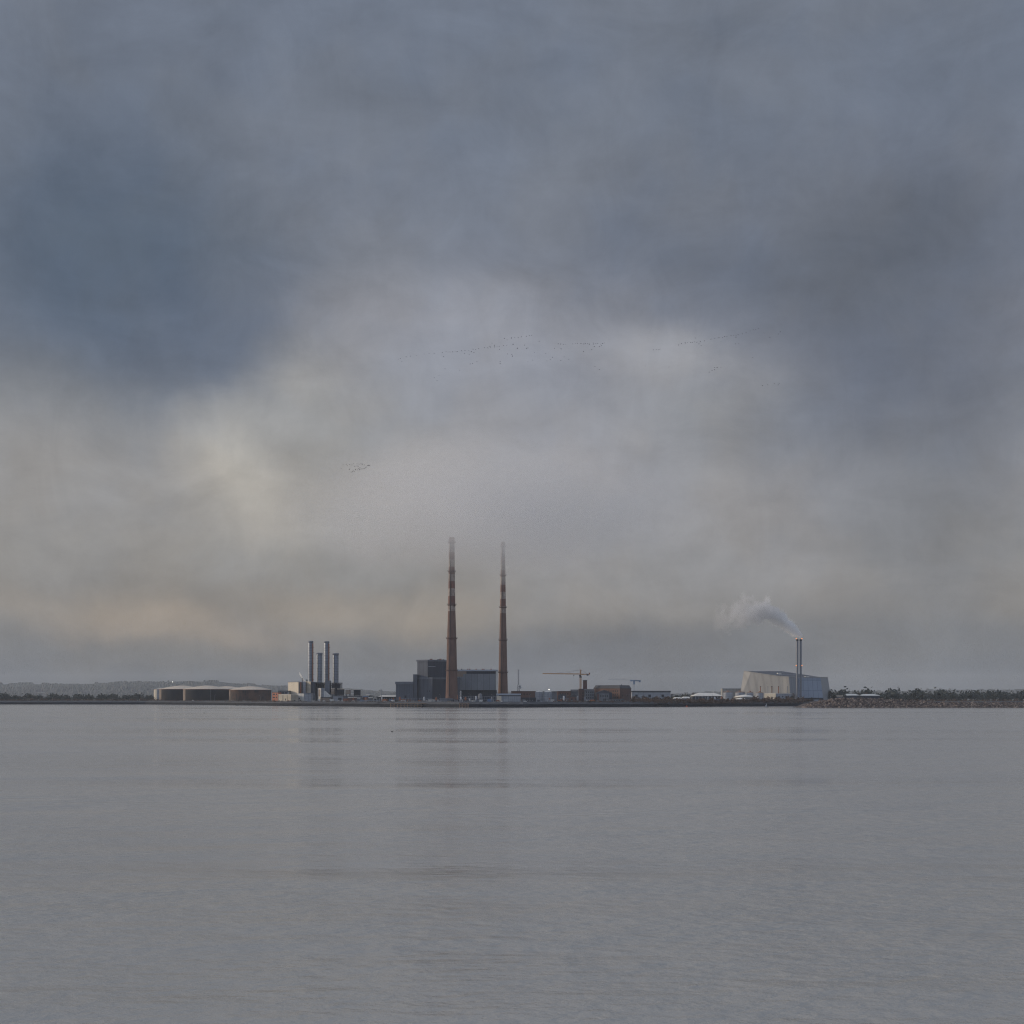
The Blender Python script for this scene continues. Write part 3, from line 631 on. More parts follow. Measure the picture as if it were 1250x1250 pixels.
for px, Yv, c in ((479.5, 2092, 'white'), (484.0, 2094, 'dark'), (512.6, 2086, 'rust'), (519.5, 2083, 'white'), (576, 2000, 'white'), (608, 2000, 'rust')):
    lab = {479.5: 'white van parked at the shore end of the open shed', 484.0: 'dark van parked beside the white van near the open shed', 512.6: 'rusty red van parked under the stepped tower wall',
           519.5: 'white van parked before the corner of the dark power station', 576: 'white van parked on the quay below the tall pipe rack', 608: 'rusty red van parked on the quay by the pale shed'}[px]
    xx = X(px, Yv); t = thing('parked_van', lab, 'van', (xx, Yv, G))
    pr = [(-2.6, .45), (2.6, .45), (2.6, 1.3), (1.9, 1.5), (1.3, 2.3), (-2.6, 2.35)]; mb = MB()
    A = [(xx + a, Yv - .95, G + b) for a, b in pr]; B = [(a, Yv + .95, c_) for a, b, c_ in A]; mb.face(A); mb.face(B[::-1])
    for i in range(6): mb.face((A[(i + 1) % 6], A[i], B[i], B[(i + 1) % 6]))
    mesh_obj('body', mb, {'white': 'white_roof', 'dark': 'dark_steel', 'rust': 'rust'}[c], t)
    mesh_obj('windscreen', MB().box(xx + .9, xx + 1.5, Yv - .98, Yv - .951, G + 1.45, G + 2.05), 'glass', t)
    for dx in (-1.7, 1.6): mesh_obj('wheel', MB().bar((xx + dx, Yv - 1.0, G + .4), (xx + dx, Yv + 1.0, G + .4), .78, 0, 12), 'dark_steel', t)
# quay jetties with posts
def jetty(label, px0, px1, Yoff, n, mat, ztop=5.4, beams=True):
    Y = wl((px0 + px1) / 2) + Yoff; x0, x1 = X(px0, Y), X(px1, Y); t = thing('jetty', label, 'jetty', ((x0 + x1) / 2, Y, 0))
    mesh_obj('deck', MB().box(x0 - 1, x1 + 1, Y - 1, Y + 7, ztop, ztop + .7), mat, t)
    for i in range(n):
        x = x0 + (x1 - x0) * i / (n - 1); mesh_obj('pile', MB().cyl(x, Y, -.6, ztop - .01, .45, n=8), mat, t)
    b = MB().bar((x0, Y - .6, ztop * .5), (x1, Y - .6, ztop * .5), .35); mesh_obj('waling', b, mat, t)
    return t
jetty('long low jetty on piles along the quay below the dark power station', 477, 543, -9, 17, 'timber', 4.6)
jetty('short brown timber jetty on close piles below the slim white column', 561, 572, -10, 7, 'timber', 5.2)
jetty('small dark landing stage under the trees before the long grey shed', 803, 814, -8, 5, 'dark_steel', 4.2)

# pale shed with blue roof
bld('pale_shed', 'long pale shed with a light blue roof at the foot of the thinner chimney', 'shed', 606.2, 635.6, 846.6, 2010, 22, 'pale_grey', 'hall_roof', rh=1.9, over=.5)
t = [o for o in bpy.data.objects if o.name.startswith('pale_shed')][0]
x0, x1 = X(606.2, 2010), X(635.6, 2010)
mesh_obj('gutter', MB().box(x0 + 3, x1, 2009.5, 2009.95, Z(849.4, 2010), Z(848.5, 2010) - .01), 'dark_steel', t)
mesh_obj('end_panel', MB().box(x0 + .05, x0 + 6.2, 2009.7, 2009.96, G, Z(849.5, 2010)), 'cream', t)
bld('dark_shed', 'low black shed with a row of small vents beside the pale blue roofed shed', 'shed', 636.4, 654.2, 851.4, 2030, 16, 'dark_steel', 'clad_darker', rh=1.2, windows=[(641 + 3 * i, 855, 1.4, 1.4) for i in range(4)], wm='mid_grey')
# lattice mast with dishes
Ym = 2330; xm = X(632.9, Ym); t = thing('radio_mast', 'thin grey lattice radio mast carrying dishes above the brown brick range', 'radio mast', (xm, Ym, G))
mesh_obj('lattice', MB().lattice((xm, Ym, G), (xm, Ym, Z(836, Ym)), 3.2, 4, .35).lattice((xm, Ym, Z(836, Ym)), (xm, Ym, Z(817, Ym)), 1.5, 3, .28), 'pipe_grey', t)
for dx, py in ((2.0, 837.4), (2.6, 839.6)): mesh_obj('dish', MB().lathe(xm + dx, Ym - 1, [(.1, Z(py, Ym) - 1.4), (1.7, Z(py, Ym) - .6), (1.9, Z(py, Ym) + .8), (.2, Z(py, Ym) + 1.5)], 14), 'pale_steel', t)
# brick ranges
bld('brick_range', 'long low brown brick range behind the pale shed and the radio mast', 'building', 624.0, 653.8, 843.6, 2260, 24, 'brick', 'brick_dark', rh=.5, windows=[(629 + 3.6 * i, 847.4, 1.2, 1.8) for i in range(6)])
vtank('silo', 'ribbed grey silo with a cone roof next to the brown brick range', 'silo', 658.2, 5.0, 844.6, 2180, 'pale_grey', 'white_clad', 1.6, 'pair of grey silos before the brick range', n=32)
vtank('silo', 'ribbed grey silo topped by a bright lamp', 'silo', 668.6, 5.2, 844.8, 2165, 'pale_grey', 'white_clad', 1.6, 'pair of grey silos before the brick range', n=32)
x = X(670.2, 2165)
t = thing('floodlight', 'bright white floodlight on a short post on top of the grey silo', 'floodlight', (x, 2165, Z(844.0, 2165)))
mesh_obj('pole', MB().cyl(x, 2165, Z(844.2, 2165), Z(842.4, 2165), .18, n=8), 'dark_steel', t); mesh_obj('lamp', MB().lathe(x, 2164, [(.1, Z(842.5, 2165)), (.62, Z(842.1, 2165)), (.7, Z(841.7, 2165)), (.1, Z(841.2, 2165))], 12), 'lamp_white', t)
bld('grey_range', 'dim grey warehouse standing behind the two grey silos', 'warehouse', 651.0, 681.0, 843.9, 2330, 26, 'render_grey', 'slate', rh=1.0)
bld('brick_range', 'brown brick range with small openings left of the dark sheds and tower crane', 'building', 680.4, 697.0, 843.6, 2240, 20, 'brick', 'brick_dark', rh=.5, windows=[(684 + 3 * i, 847, 1.2, 1.8) for i in range(4)])
bld('dark_shed', 'dark barn like shed in front of the brown brick range', 'shed', 681.6, 691.4, 846.8, 2150, 20, 'clad_darker', 'slate', 'front', 2.0)
bld('brick_house', 'brown brick gable fronted house by the foot of the tower crane', 'house', 694.8, 706.6, 847.4, 2120, 16, 'brick', 'slate', 'front', 3.4, windows=[(698, 853.5, 1.4, 2), (703, 853.5, 1.4, 2)])
bld('brick_house', 'low brown brick outhouse with a pale lean-to roof beyond the grey silos', 'outhouse', 684.6, 694.2, 852.2, 2095, 10, 'brick', 'render_grey', rh=.9, windows=[(687, 855, 1.2, 1.2), (691, 855, 1.2, 1.2)])
bld('slate_house', 'dark slate roofed building behind the gable fronted brick house', 'building', 697.2, 706.0, 841.6, 2250, 20, 'render_grey', 'slate', 'gable', 2.4)
bld('brick_tower_house', 'tall brown brick block around the base of the tower crane', 'building', 706.8, 713.4, 840.8, 2170, 18, 'brick_dark', 'slate', rh=.6, windows=[(711.6, 846 + 3.5 * i, 1.2, 1.8) for i in range(3)])
# square brick stack
Yk = 2200; t = thing('brick_chimney', 'stubby square brick chimney right beside the yellow tower crane', 'chimney', (X(714.2, Yk), Yk, G))
x0, x1 = X(711.9, Yk), X(716.5, Yk); mesh_obj('shaft', MB().prism([(x0 - .4, Yk - .4), (x1 + .4, Yk - .4), (x1 + .4, Yk + 5.6), (x0 - .4, Yk + 5.6)], G, Z(830.9, Yk), 0, [(x0, Yk), (x1, Yk), (x1, Yk + 5.2), (x0, Yk + 5.2)]), 'brick_dark', t)
mesh_obj('cap', MB().box(x0 - .3, x1 + .3, Yk - .3, Yk + 5.5, Z(830.9, Yk) + .003, Z(830.2, Yk)), 'slate', t)
bld('old_mill', 'grey rendered old block with rows of dark windows beside the brick warehouse', 'building', 713.8, 725.6, 841.0, 2160, 20, 'render_grey', 'slate', 'gable', 1.6, windows=[(716 + 2.6 * i, 845 + 3.4 * j, 1.2, 1.9) for i in range(4) for j in range(3)])
# brick warehouse, corner towards the viewer
Yw = 2150; t = thing('brick_warehouse', 'big red brown brick warehouse with a dark slate roof, largest brick building on the shore', 'warehouse', (X(750, Yw), Yw + 20, G))
pl, pc, pr, pk = (724.6, Yw + 34), (756.6, Yw), (770.4, Yw + 30), (742, Yw + 70)
mesh_obj('wall', corner(MB(), pl, pc, pr, pk, G, Z(840.4, Yw)), ['brick', 'brick_dark'], t)  # lit left face and shaded right face painted in two brick tones
a, c, b, d = [(X(p, y), y) for p, y in (pl, pc, pr, pk)]; cx = (a[0] + c[0] + b[0] + d[0]) / 4; cy = (a[1] + c[1] + b[1] + d[1]) / 4
def toward(p, k, g=0): return (cx + (p[0] - cx) * k, cy + (p[1] - cy) * k)
mb = MB(); Q = [toward(p, 1.015) for p in (a, c, b, d)]; T = [toward(p, .9) for p in (a, c, b, d)]
mb.prism(Q, Z(840.4, Yw) + .003, Z(839.8, Yw)); mb.prism([toward(p, 1.0) for p in (a, c, b, d)], Z(839.8, Yw) + .003, Z(836.3, Yw), 0, T)
mesh_obj('roof', mb, 'slate', t)
for u in [.32 + .083 * i for i in range(8)]:
    for py in (843.6, 847.6, 851.6): mesh_obj('window', MB().panel(a, c, u, u + .035, Z(py + 1.0, Yw), Z(py - 1.0, Yw)), 'glass', t)
for u in (.2, .6): mesh_obj('window', MB().panel(c, b, u, u + .07, Z(850.5, Yw), Z(848.0, Yw)), 'glass', t)
mesh_obj('roof_vent', MB().cyl(cx + 12, cy, Z(836.3, Yw), Z(835.3, Yw), .8, n=8), 'dark_steel', t)
# dark gabled building before it
bld('gabled_hall', 'dark gabled hall with a grey front standing before the brick warehouse', 'building', 728.0, 747.2, 842.2, 2105, 24, 'clad_darker', 'slate', 'front', 3.6, over=.8)
t = [o for o in bpy.data.objects if o.name.startswith('gabled_hall')][0]
mesh_obj('front_panel', MB().box(X(731.4, 2105), X(743.4, 2105), 2104.3, 2104.9, Z(855.5, 2105), Z(846.4, 2105)), 'render_grey', t)
mesh_obj('corner_pier', MB().box(X(729.0, 2105), X(731.2, 2105), 2104.2, 2104.9, G, Z(847, 2105)), 'brick', t)
openings(t, 'window', [(733.5 + 2.6 * i, 849.6, 1.2, 2.6) for i in range(4)], 2104.3, 'glass')
openings(t, 'door', [(738, 854, 3, 2.6)], 2104.3, 'dark_steel')
bld('grey_annex', 'low grey sheds with flat roofs along the shore before the brick warehouse', 'shed', 743.8, 762.0, 853.0, 2095, 9, 'render_grey', 'slate', rh=.6, windows=[(747 + 3 * i, 855.4, 1.5, 1.2) for i in range(5)])
bld('grey_annex', 'small pale grey hut at the foot of the old grey block', 'hut', 716.0, 724.8, 853.4, 2092, 9, 'pale_grey', 'render_grey', rh=.6, doors=[(718.4, 856, 1.2, 2)])

# ================================================================ CRANES
Yt = 2185; xt = X(708.7, Yt)
t = thing('tower_crane', 'yellow tower crane with a long horizontal jib over the brick buildings', 'crane', (xt, Yt, G))
zj = Z(823.2, Yt)
mesh_obj('mast', MB().lattice((xt, Yt, G), (xt, Yt, Z(827.2, Yt)), 2.0, 2.6, .42), 'crane_yellow', t)
mesh_obj('slewing_ring', MB().cyl(xt, Yt, Z(827.2, Yt) + .01, Z(825.6, Yt), 1.7, n=12), 'dark_steel', t)
mesh_obj('cab', MB().box(xt - 2.0, xt + .2, Yt - 2.6, Yt - 1.1, Z(825.5, Yt), Z(823.7, Yt)), 'dark_steel', t)
mesh_obj('tower_head', MB().lattice((xt, Yt, Z(825.6, Yt)), (xt, Yt, Z(817.4, Yt)), 1.4, 2.2, .4), 'crane_yellow', t)
xe = X(662.2, Yt); jib = MB().lattice((xt - 1.2, Yt, zj), (xe, Yt, Z(822.6, Yt)), 1.2, 2.2, .3, tri=True); mesh_obj('jib', jib, 'crane_yellow', t)
xc = X(720.0, Yt); mesh_obj('counter_jib', MB().lattice((xt + 1.2, Yt, zj), (xc, Yt, zj), 1.1, 2.2, .36), 'crane_yellow', t)
mesh_obj('counterweight', MB().box(X(716.0, Yt), X(718.4, Yt), Yt - 1, Yt + 1, Z(824.8, Yt), Z(822.8, Yt)), 'ctrweight', t)
mesh_obj('winch_house', MB().box(X(718.8, Yt), X(720.2, Yt), Yt - .9, Yt + .9, zj + .6, zj + 2.4), 'rust', t)
ap = (xt, Yt, Z(817.6, Yt))
for xx in (X(690, Yt), X(676, Yt)): mesh_obj('tie_bar', MB().bar(ap, (xx, Yt, zj + 1.2), .2), 'pipe_grey', t)
mesh_obj('tie_bar', MB().bar(ap, (X(717.5, Yt), Yt, zj + .6), .2), 'pipe_grey', t)
xh = X(700.3, Yt); tr_ = mesh_obj('trolley', MB().box(xh - .9, xh + .9, Yt - .9, Yt + .9, zj - 1.6, zj - .7), 'dark_steel', t)
mesh_obj('hoist_rope', MB().bar((xh, Yt, zj - 1.6), (xh, Yt, Z(829, Yt)), .12), 'dark_steel', tr_)
Yt = 2420; xt = X(774.0, Yt); zj = Z(831.0, Yt)
t = thing('tower_crane', 'small blue grey tower crane with a stub counter jib behind the brick warehouse', 'crane', (xt, Yt, G))
mesh_obj('mast', MB().lattice((xt, Yt, G), (xt, Yt, Z(835.4, Yt)), 1.6, 3.2, .16), 'pale_steel', t)
mesh_obj('slewing_ring', MB().box(xt - 1.3, xt + 1.3, Yt - 1.2, Yt + 1.2, Z(835.4, Yt) + .01, Z(830.4, Yt)), 'crane_blue', t)
mesh_obj('cab', MB().box(X(769.4, Yt), X(771.2, Yt), Yt - 1, Yt + 1, Z(831.8, Yt), Z(830.0, Yt)), 'crane_blue', t)
mesh_obj('counter_jib', MB().lattice((xt - 5.5, Yt, zj + .6), (X(782, Yt), Yt, zj), 1.3, 2.4, .4), 'crane_blue', t)
mesh_obj('counterweight', MB().box(X(779.8, Yt), X(781.9, Yt), Yt - 1, Yt + 1, Z(832.8, Yt), Z(830.2, Yt)), 'crane_blue', t)
mesh_obj('jib', MB().lattice((xt - 5.5, Yt, zj + .6), (X(742, Yt), Yt, Z(829.4, Yt)), 1.0, 3.0, .13, tri=True), 'pale_steel', t)

# ================================================================ LONG GREY SHED AND WATERWORKS
bld('long_shed', 'long grey shed with a dark roof line beyond the brick warehouse', 'shed', 771.2, 818.4, 843.2, 2290, 30, 'pale_grey', 'slate', rh=1.8, over=.5, doors=[(777, 849.6, 3, 3.4), (793, 849.6, 3, 3.4), (809, 849.6, 3, 3.4)])
t = thing('water_tower', 'small dark water tank on a post at the end of the long grey shed', 'water tank', (X(820, 2280), 2280, G))
mesh_obj('tank', MB().cyl(X(820, 2280), 2280, Z(850.2, 2280), Z(847, 2280), 1.4, n=12), 'clad_dark', t); mesh_obj('pole', MB().cyl(X(820, 2280), 2280, G, Z(850.2, 2280) - .01, .5, n=8), 'dark_steel', t)
bld('tent_shed', 'low white tent roofed shed just past the long grey shed', 'shed', 822.4, 832.8, 851.0, 2240, 16, 'render_grey', 'white_roof', 'hip', 1.9)
bld('tent_shed', 'slightly taller white tent roofed shed before the white hipped hall', 'shed', 832.4, 843.6, 850.4, 2250, 16, 'render_grey', 'white_roof', 'hip', 2.2)
t = bld('hipped_hall', 'wide open hall under a white hipped roof in front of the waste plant', 'hall', 847.2, 881.6, 845.9, 2290, 40, 'clad_darker', 'white_roof', 'hip', 3.9, over=.9)
xa = X(872.6, 2290); mesh_obj('vent_pipe', MB().cyl(xa, 2310, Z(846, 2290), Z(843.2, 2290), .35, n=8), 'white_clad', t)
for i in range(9):
    x = X(849.4, 2288) + i * 4.6; mesh_obj('post', MB().box(x - .3, x + .3, 2288.6, 2289.2, G, Z(850.2, 2290)), 'pale_steel', t)
bld('white_hut', 'row of small white huts on the bank below the white hipped hall', 'hut', 853.4, 865.6, 854.1, 2190, 7, 'white_clad', 'white_roof', rh=.4, doors=[(855.5 + 2.6 * i, 855.6, 1, 1.6) for i in range(4)])
bld('orange_container', 'orange container on the bank beside the row of small white huts', 'container', 841.0, 843.6, 856.2, 2170, 3, 'container_orange', 'container_orange', rh=.2, over=.02)
bld('brick_hut', 'low brown hut between the white hipped hall and the digester tank', 'hut', 874.0, 881.0, 851.8, 2230, 9, 'render_grey', 'brick_dark', rh=.8)
bld('settling_house', 'low pale buff building behind the digester tanks, joined to the waste plant', 'building', 881.8, 904.4, 840.4, 2420, 18, 'inc_warm', 'inc_grey', rh=.5)
DG = 'digester tanks with brown railed domes'
def digester(label, px, r, top, Y):
    t = vtank('digester_tank', label, 'digester tank', px, r, top, Y, 'pale_grey', 'tan_panel', 1.5, DG, n=32)
    s = Y / F; x = X(px, Y); zt = Z(top, Y); rr = r * s; b = MB()
    for i in range(20):
        a = 2 * math.pi * i / 20; a2 = a + 2 * math.pi / 20; p = (x + rr * .98 * math.cos(a), Y + rr * .98 * math.sin(a)); q = (x + rr * .98 * math.cos(a2), Y + rr * .98 * math.sin(a2))
        b.bar((*p, zt), (*p, zt + 1.3), .13).bar((*p, zt + 1.25), (*q, zt + 1.25), .13)
    mesh_obj('railing', b, 'rust', t); mesh_obj('valve_house', MB().cyl(x, Y, zt + 1.45 * s, zt + 2.3 * s, 1.6, 1.2, 10), 'rust', t); return t
digester('wide grey digester tank with a brown dome nearest the white hipped hall', 888.6, 5.6, 845.2, 2275)
digester('grey digester tank behind the white conical tent roof', 903.6, 6.0, 845.4, 2330)
digester('grey digester tank with a brown dome against the lit waste plant wall', 915.8, 4.0, 845.6, 2325)
digester('narrow pale digester tank beside the low cream annex', 927.6, 4.4, 846.0, 2300)
def cone_roof(label, px, r, top, bot, Y, eave):
    x = X(px, Y); s = Y / F; t = thing('clarifier', label, 'clarifier tank', (x, Y, G), 'round clarifier tanks under low white cone roofs')
    mesh_obj('tank', MB().cyl(x, Y, G, Z(eave, Y), r * s * .93, n=32), 'render_grey', t)
    mesh_obj('roof', MB().lathe(x, Y, [(r * s * .95, Z(eave, Y) + .01), (r * s, Z(bot, Y)), (r * s * .5, Z((top * 2 + bot) / 3, Y)), (1.2, Z(top, Y)), (.05, Z(top, Y) + .2)], 32), 'white_roof', t)
cone_roof('largest white cone roofed clarifier, in front of the waste plant', 909.4, 14.2, 848.0, 850.9, 2225 + 40, 851.2)
cone_roof('low white cone roofed clarifier near the bank below the largest one', 904.0, 8.6, 851.9, 853.6, 2195 + 25, 853.8)
cone_roof('flat white roofed clarifier on the bank by the brown scrub', 922.4, 7.0, 852.6, 854.2, 2225 + 22, 854.4)

# ================================================================ WASTE PLANT
def at(px, py, Y): return (X(px, Y), Y, Z(py, Y))
t = thing('waste_plant', 'huge sloping sided waste plant with warm grey, blue and pale faces behind the twin stacks', 'waste plant', (X(955, 2400), 2420, G))
Yi = 2350
fl = [(902.0, 908.0, 819.4, Yi + 52), (914, 916.4, 820.6, Yi + 42), (925, 926.2, 822.0, Yi + 33), (937, 937.2, 823.7, Yi + 23), (948, 947.4, 825.2, Yi + 14), (957, 955.8, 826.0, Yi + 7), (965.2, 963.0, 826.4, Yi)]
mb = MB()
for (b0, t0, p0, y0), (b1, t1, p1, y1) in zip(fl, fl[1:]):
    mb.face((at(b0, 857, y0), at(b1, 857, y1), at(t1, p1, y1 + 3), at(t0, p0, y0 + 3)))
mesh_obj('warm_wall', mb, 'inc_warm', t)
gr = [(965.25, 963.05, 826.4, Yi), (969.0, 967.4, 826.6, Yi + 2), (974.5, 973.6, 826.7, Yi + 8)]
mb = MB()
for (b0, t0, p0, y0), (b1, t1, p1, y1) in zip(gr, gr[1:]): mb.face((at(b0, 857, y0), at(b1, 857, y1), at(t1, p1, y1 + 3), at(t0, p0, y0 + 3)), 0, True)
mesh_obj('grey_wall', mb, 'inc_grey', t)
mb = MB(); mb.face((at(974.5, 857, Yi + 8), at(1005.4, 857, Yi + 30), at(1001.6, 826.9, Yi + 33), at(973.6, 826.7, Yi + 11))); mesh_obj('blue_wall', mb, 'inc_blue', t)
mb = MB(); mb.face((at(1005.4, 857, Yi + 30), at(1015.6, 857, Yi + 62), at(1010.4, 827.0, Yi + 65), at(1001.6, 826.9, Yi + 33))); mesh_obj('grey_wall', mb, 'inc_grey', t)
mb = MB()                                                # back walls
bk = [(908.0, 819.4, Yi + 55), (954, 819.2, Yi + 170), (1000, 826.2, Yi + 150), (1010.4, 827.0, Yi + 65)]
for (a_, b_, y0), (c_, d_, y1) in zip(bk, bk[1:]): mb.face((at(c_, 857, y1), at(a_, 857, y0), at(a_, b_, y0), at(c_, d_, y1)))
mesh_obj('back_wall', mb, 'inc_grey', t)
front = [at(t_, p_, y_ + 3) for _, t_, p_, y_ in fl] + [at(t_, p_, y_ + 3) for _, t_, p_, y_ in gr[1:]] + [at(1001.6, 826.9, Yi + 33), at(1010.4, 827.0, Yi + 65)]
back = [at(908.2, 819.4, Yi + 56), at(921, 819.2, Yi + 96), at(938, 819.2, Yi + 130), at(950, 819.4, Yi + 150), at(956, 819.8, Yi + 160), at(961, 820.6, Yi + 160), at(966, 821.6, Yi + 160), at(970, 822.4, Yi + 158), at(980, 823.9, Yi + 156), at(1000, 826.2, Yi + 150), at(1010.4, 827.0, Yi + 66)]
mb = MB(); n = min(len(front), len(back))
for i in range(n - 1): mb.face((front[i], front[i + 1], back[i + 1], back[i]))
mesh_obj('roof', mb, 'inc_roof', t)
mb = MB()
for p, q in zip(front, front[1:]): mb.bar(Vector(p) + Vector((0, 0, .2)), Vector(q) + Vector((0, 0, .2)), .9)
mesh_obj('roof_edge', mb, 'inc_warm', t)
mesh_obj('roof_unit', MB().box(X(949.5, Yi + 70), X(953.8, Yi + 70), Yi + 70, Yi + 80, Z(823.4, Yi + 70), Z(821.4, Yi + 70)), 'white_clad', t)
mesh_obj('roof_unit', MB().box(X(983, Yi + 40), X(988, Yi + 40), Yi + 40, Yi + 46, Z(826.6, Yi + 40), Z(825.4, Yi + 40)), 'white_clad', t)
bld('cream_annex', 'low cream annex in front of the waste plant beside a grey one', 'building', 933.2, 946.9, 846.0, 2300, 18, 'cream', 'white_clad', skew=12, rh=.5, doors=[(937.6, 852, 1.4, 4), (942.4, 852, 1.6, 3)])
bld('grey_annex', 'low blue grey annex with a white roof edge at the foot of the twin stacks', 'building', 947.1, 965.6, 846.4, 2306, 18, 'pale_grey', 'white_clad', rh=.4, windows=[(951 + 4.5 * i, 850.4, 1.4, 1.2) for i in range(3)])
for px, top, w, mt, lab in ((928.3, 838.3, 1.0, 'rust', 'thin rust red pipe stack above the narrow pale digester tank'), (942.0, 838.2, 1.7, 'tan_panel', 'pale brown pipe stack above the low cream annex'),
                            (950.3, 838.1, 1.0, 'rust', 'dark red pipe stack at the joint of the cream and grey annexes'), (937.4, 838.6, .6, 'pipe_grey', 'faint grey pipe stack between the red and the brown pipe stacks'), (961.3, 838.6, .6, 'pipe_grey', 'thin grey pipe stack against the corner of the waste plant')):
    Yv = 2328; xx = X(px, Yv); t = thing('pipe_stack', lab, 'pipe stack', (xx, Yv, G), 'thin pipe stacks before the waste plant')
    mesh_obj('pipe', MB().cyl(xx, Yv, G, Z(top, Yv), w * .62, n=10), mt, t); mesh_obj('tip', MB().cyl(xx, Yv, Z(top, Yv) + .003, Z(top, Yv) + .7, w * .75, n=10), 'dark_steel', t)
bld('loading_bay', 'dark loading bay with pale shutters under the blue wall of the waste plant', 'loading bay', 979.6, 1005.0, 851.8, 2326, 8, 'clad_darker', 'dark_steel', rh=.5, windows=[(985, 855, 8, 2.2), (996.5, 855, 7, 2.2)], wm='pale_grey')
def twin(label, px, lx):
    Y = 2322; x = X(px, Y); s = Y / F; r = 1.3 * s
    t = thing('twin_stack', label, 'chimney', (x, Y, G), 'twin slim stacks of the waste plant')
    mesh_obj('flue', MB().lathe(x, Y, [(r * 1.02, G), (r, Z(781.6, Y)), (r * .9, Z(780.2, Y)), (r * .75, Z(780.6, Y))], 28), 'twin_steel', t)
    mesh_obj('cap', MB().lathe(x, Y, [(r * 1.01, Z(782.6, Y)), (r * 1.12, Z(782.2, Y)), (r * 1.12, Z(780.8, Y)), (r * 1.01, Z(780.4, Y))], 28), 'dark_steel', t)
    mesh_obj('plinth', MB().box(x - r - .6, x + r + .6, Y - r - .6, Y + r + .6, G, Z(851.4, Y)), 'pale_grey', t)
    for py in (779.6, 812.4):
        mesh_obj('beacon', MB().box(lx * (r + .1) + x - .7, lx * (r + .1) + x + .7, Y - 1.6, Y - .2, Z(py + .55, Y), Z(py - .55, Y)), 'lamp_orange', t)
    for k in range(1, 9):
        z = G + (Z(781, Y) - G) * k / 9; mesh_obj('joint_ring', MB().lathe(x, Y, [(r * 1.0, z), (r * 1.05, z + .1), (r * 1.05, z + .45), (r, z + .55)], 28), 'twin_steel', t)
twin('slim dark stack with orange beacons, the one towards the warm waste plant wall', 973.3, -1)
twin('slim dark stack with orange beacons, the one towards the blue waste plant wall', 977.4, 1)

# low white roofs beyond the breakwater
bld('tent_shed', 'pale tent roofed shed seen between dark trees beyond the waste plant', 'shed', 1020.6, 1030.4, 848.8, 2440, 16, 'render_grey', 'tank_roof', rh=1.6)
bld('tent_shed', 'long white rippled roof shed above the brown boulders', 'shed', 1031.4, 1049.6, 846.9, 2440, 22, 'clad_darker', 'white_roof', 'hip', 2.3)
bld('tent_shed', 'white hip roofed shed next to the long rippled one above the boulders', 'shed', 1050.6, 1074, 847.2, 2450, 22, 'clad_darker', 'white_roof', 'hip', 2.2)
bld('orange_container', 'white and orange container half hidden on top of the boulder breakwater', 'container', 1058.4, 1062.2, 852.6, 2350, 4, 'container_orange', 'white_roof', rh=.5, over=.05)

# ================================================================ BOULDER BREAKWATER
def boulder(mb, c, r, m=0):
    n0 = 6; b = len(mb.v); sq = (R.uniform(.8, 1.3), R.uniform(.8, 1.2), R.uniform(.6, .95)); ph = R.uniform(0, 6)
    mb.v.append((c[0], c[1], c[2] + r * sq[2]))
    for k, (h, q) in enumerate(((.45, .8), (-.35, .95))):
        for i in range(n0):
            a = ph + k * .5 + 2 * math.pi * i / n0; j = R.uniform(.75, 1.2)
            mb.v.append((c[0] + r * q * j * sq[0] * math.cos(a), c[1] + r * q * j * sq[1] * math.sin(a), c[2] + r * h * R.uniform(.7, 1.3)))
    for i in range(n0):
        j = (i + 1) % n0
        mb.f += [(b, b + 1 + i, b + 1 + j), (b + 1 + i, b + 7 + i, b + 7 + j, b + 1 + j)]; mb.m += [m, m]; mb.sm += [False, False]
    mb.f.append(tuple(b + 7 + i for i in range(n0))[::-1]); mb.m.append(m); mb.sm.append(False)
mb = MB(); Yr0 = 1912
def crest(px):
    if px < 985: return 0
    t = min(1, (px - 985) / 42); return 11.0 * t ** .6 * (1 - .45 * max(0, min(1, (px - 1066) / 90))) + .5 * math.sin(px * .5)
for i in range(5200):
    px = R.uniform(984.5, 1330); d = R.random(); h = crest(px)
    if h < .4: h = .4
    z = h * min(1, d * 1.25) + R.uniform(-.4, .4); yy = Yr0 + d * 34 + R.uniform(-1, 1)
    boulder(mb, (X(px, Yr0), yy, z - .3), R.choice((.7, .8, 1.0, 1.3, 1.8)) * R.uniform(.85, 1.15), R.choice((0, 0, 0, 1, 1, 1, 2)))
tag(mesh_obj('boulder_breakwater', mb, ['boulder', 'boulder_dark', 'boulder_pale']), 'long breakwater of jumbled brown boulders reaching into the water below the waste plant', 'breakwater')
mb = MB(); q = [985 + 6 * i for i in range(60)]           # core of the mound
for a_, b_ in zip(q, q[1:]):
    ha, hb = max(.3, crest(a_) - .8), max(.3, crest(b_) - .8)
    A = [(X(a_, Yr0), Yr0 + y, z) for y, z in ((0, -.6), (27, ha), (90, ha), (110, -.6))]; B = [(X(b_, Yr0), Yr0 + y, z) for y, z in ((0, -.6), (27, hb), (90, hb), (110, -.6))]
    for k in range(3): mb.face((A[k], B[k], B[k + 1], A[k + 1]))
struct('breakwater_core', mb, 'boulder_dark')
mb = MB()                                                # loose weedy rocks along the foot of the sea wall
for i in range(1500):
    px = R.uniform(60, 990); k_ = math.sin(px * .11) + math.sin(px * .037 + 2) + math.sin(px * .41) * .5
    if k_ < .35: continue
    boulder(mb, (X(px, wl(px)), wl(px) - R.uniform(.5, 7) , R.uniform(-.5, .1)), R.uniform(.5, 1.0 + .3 * k_), R.choice((0, 0, 1)))
o = struct('foreshore_rocks', mb, ['wall_wet', 'boulder_dark'], 'stuff')

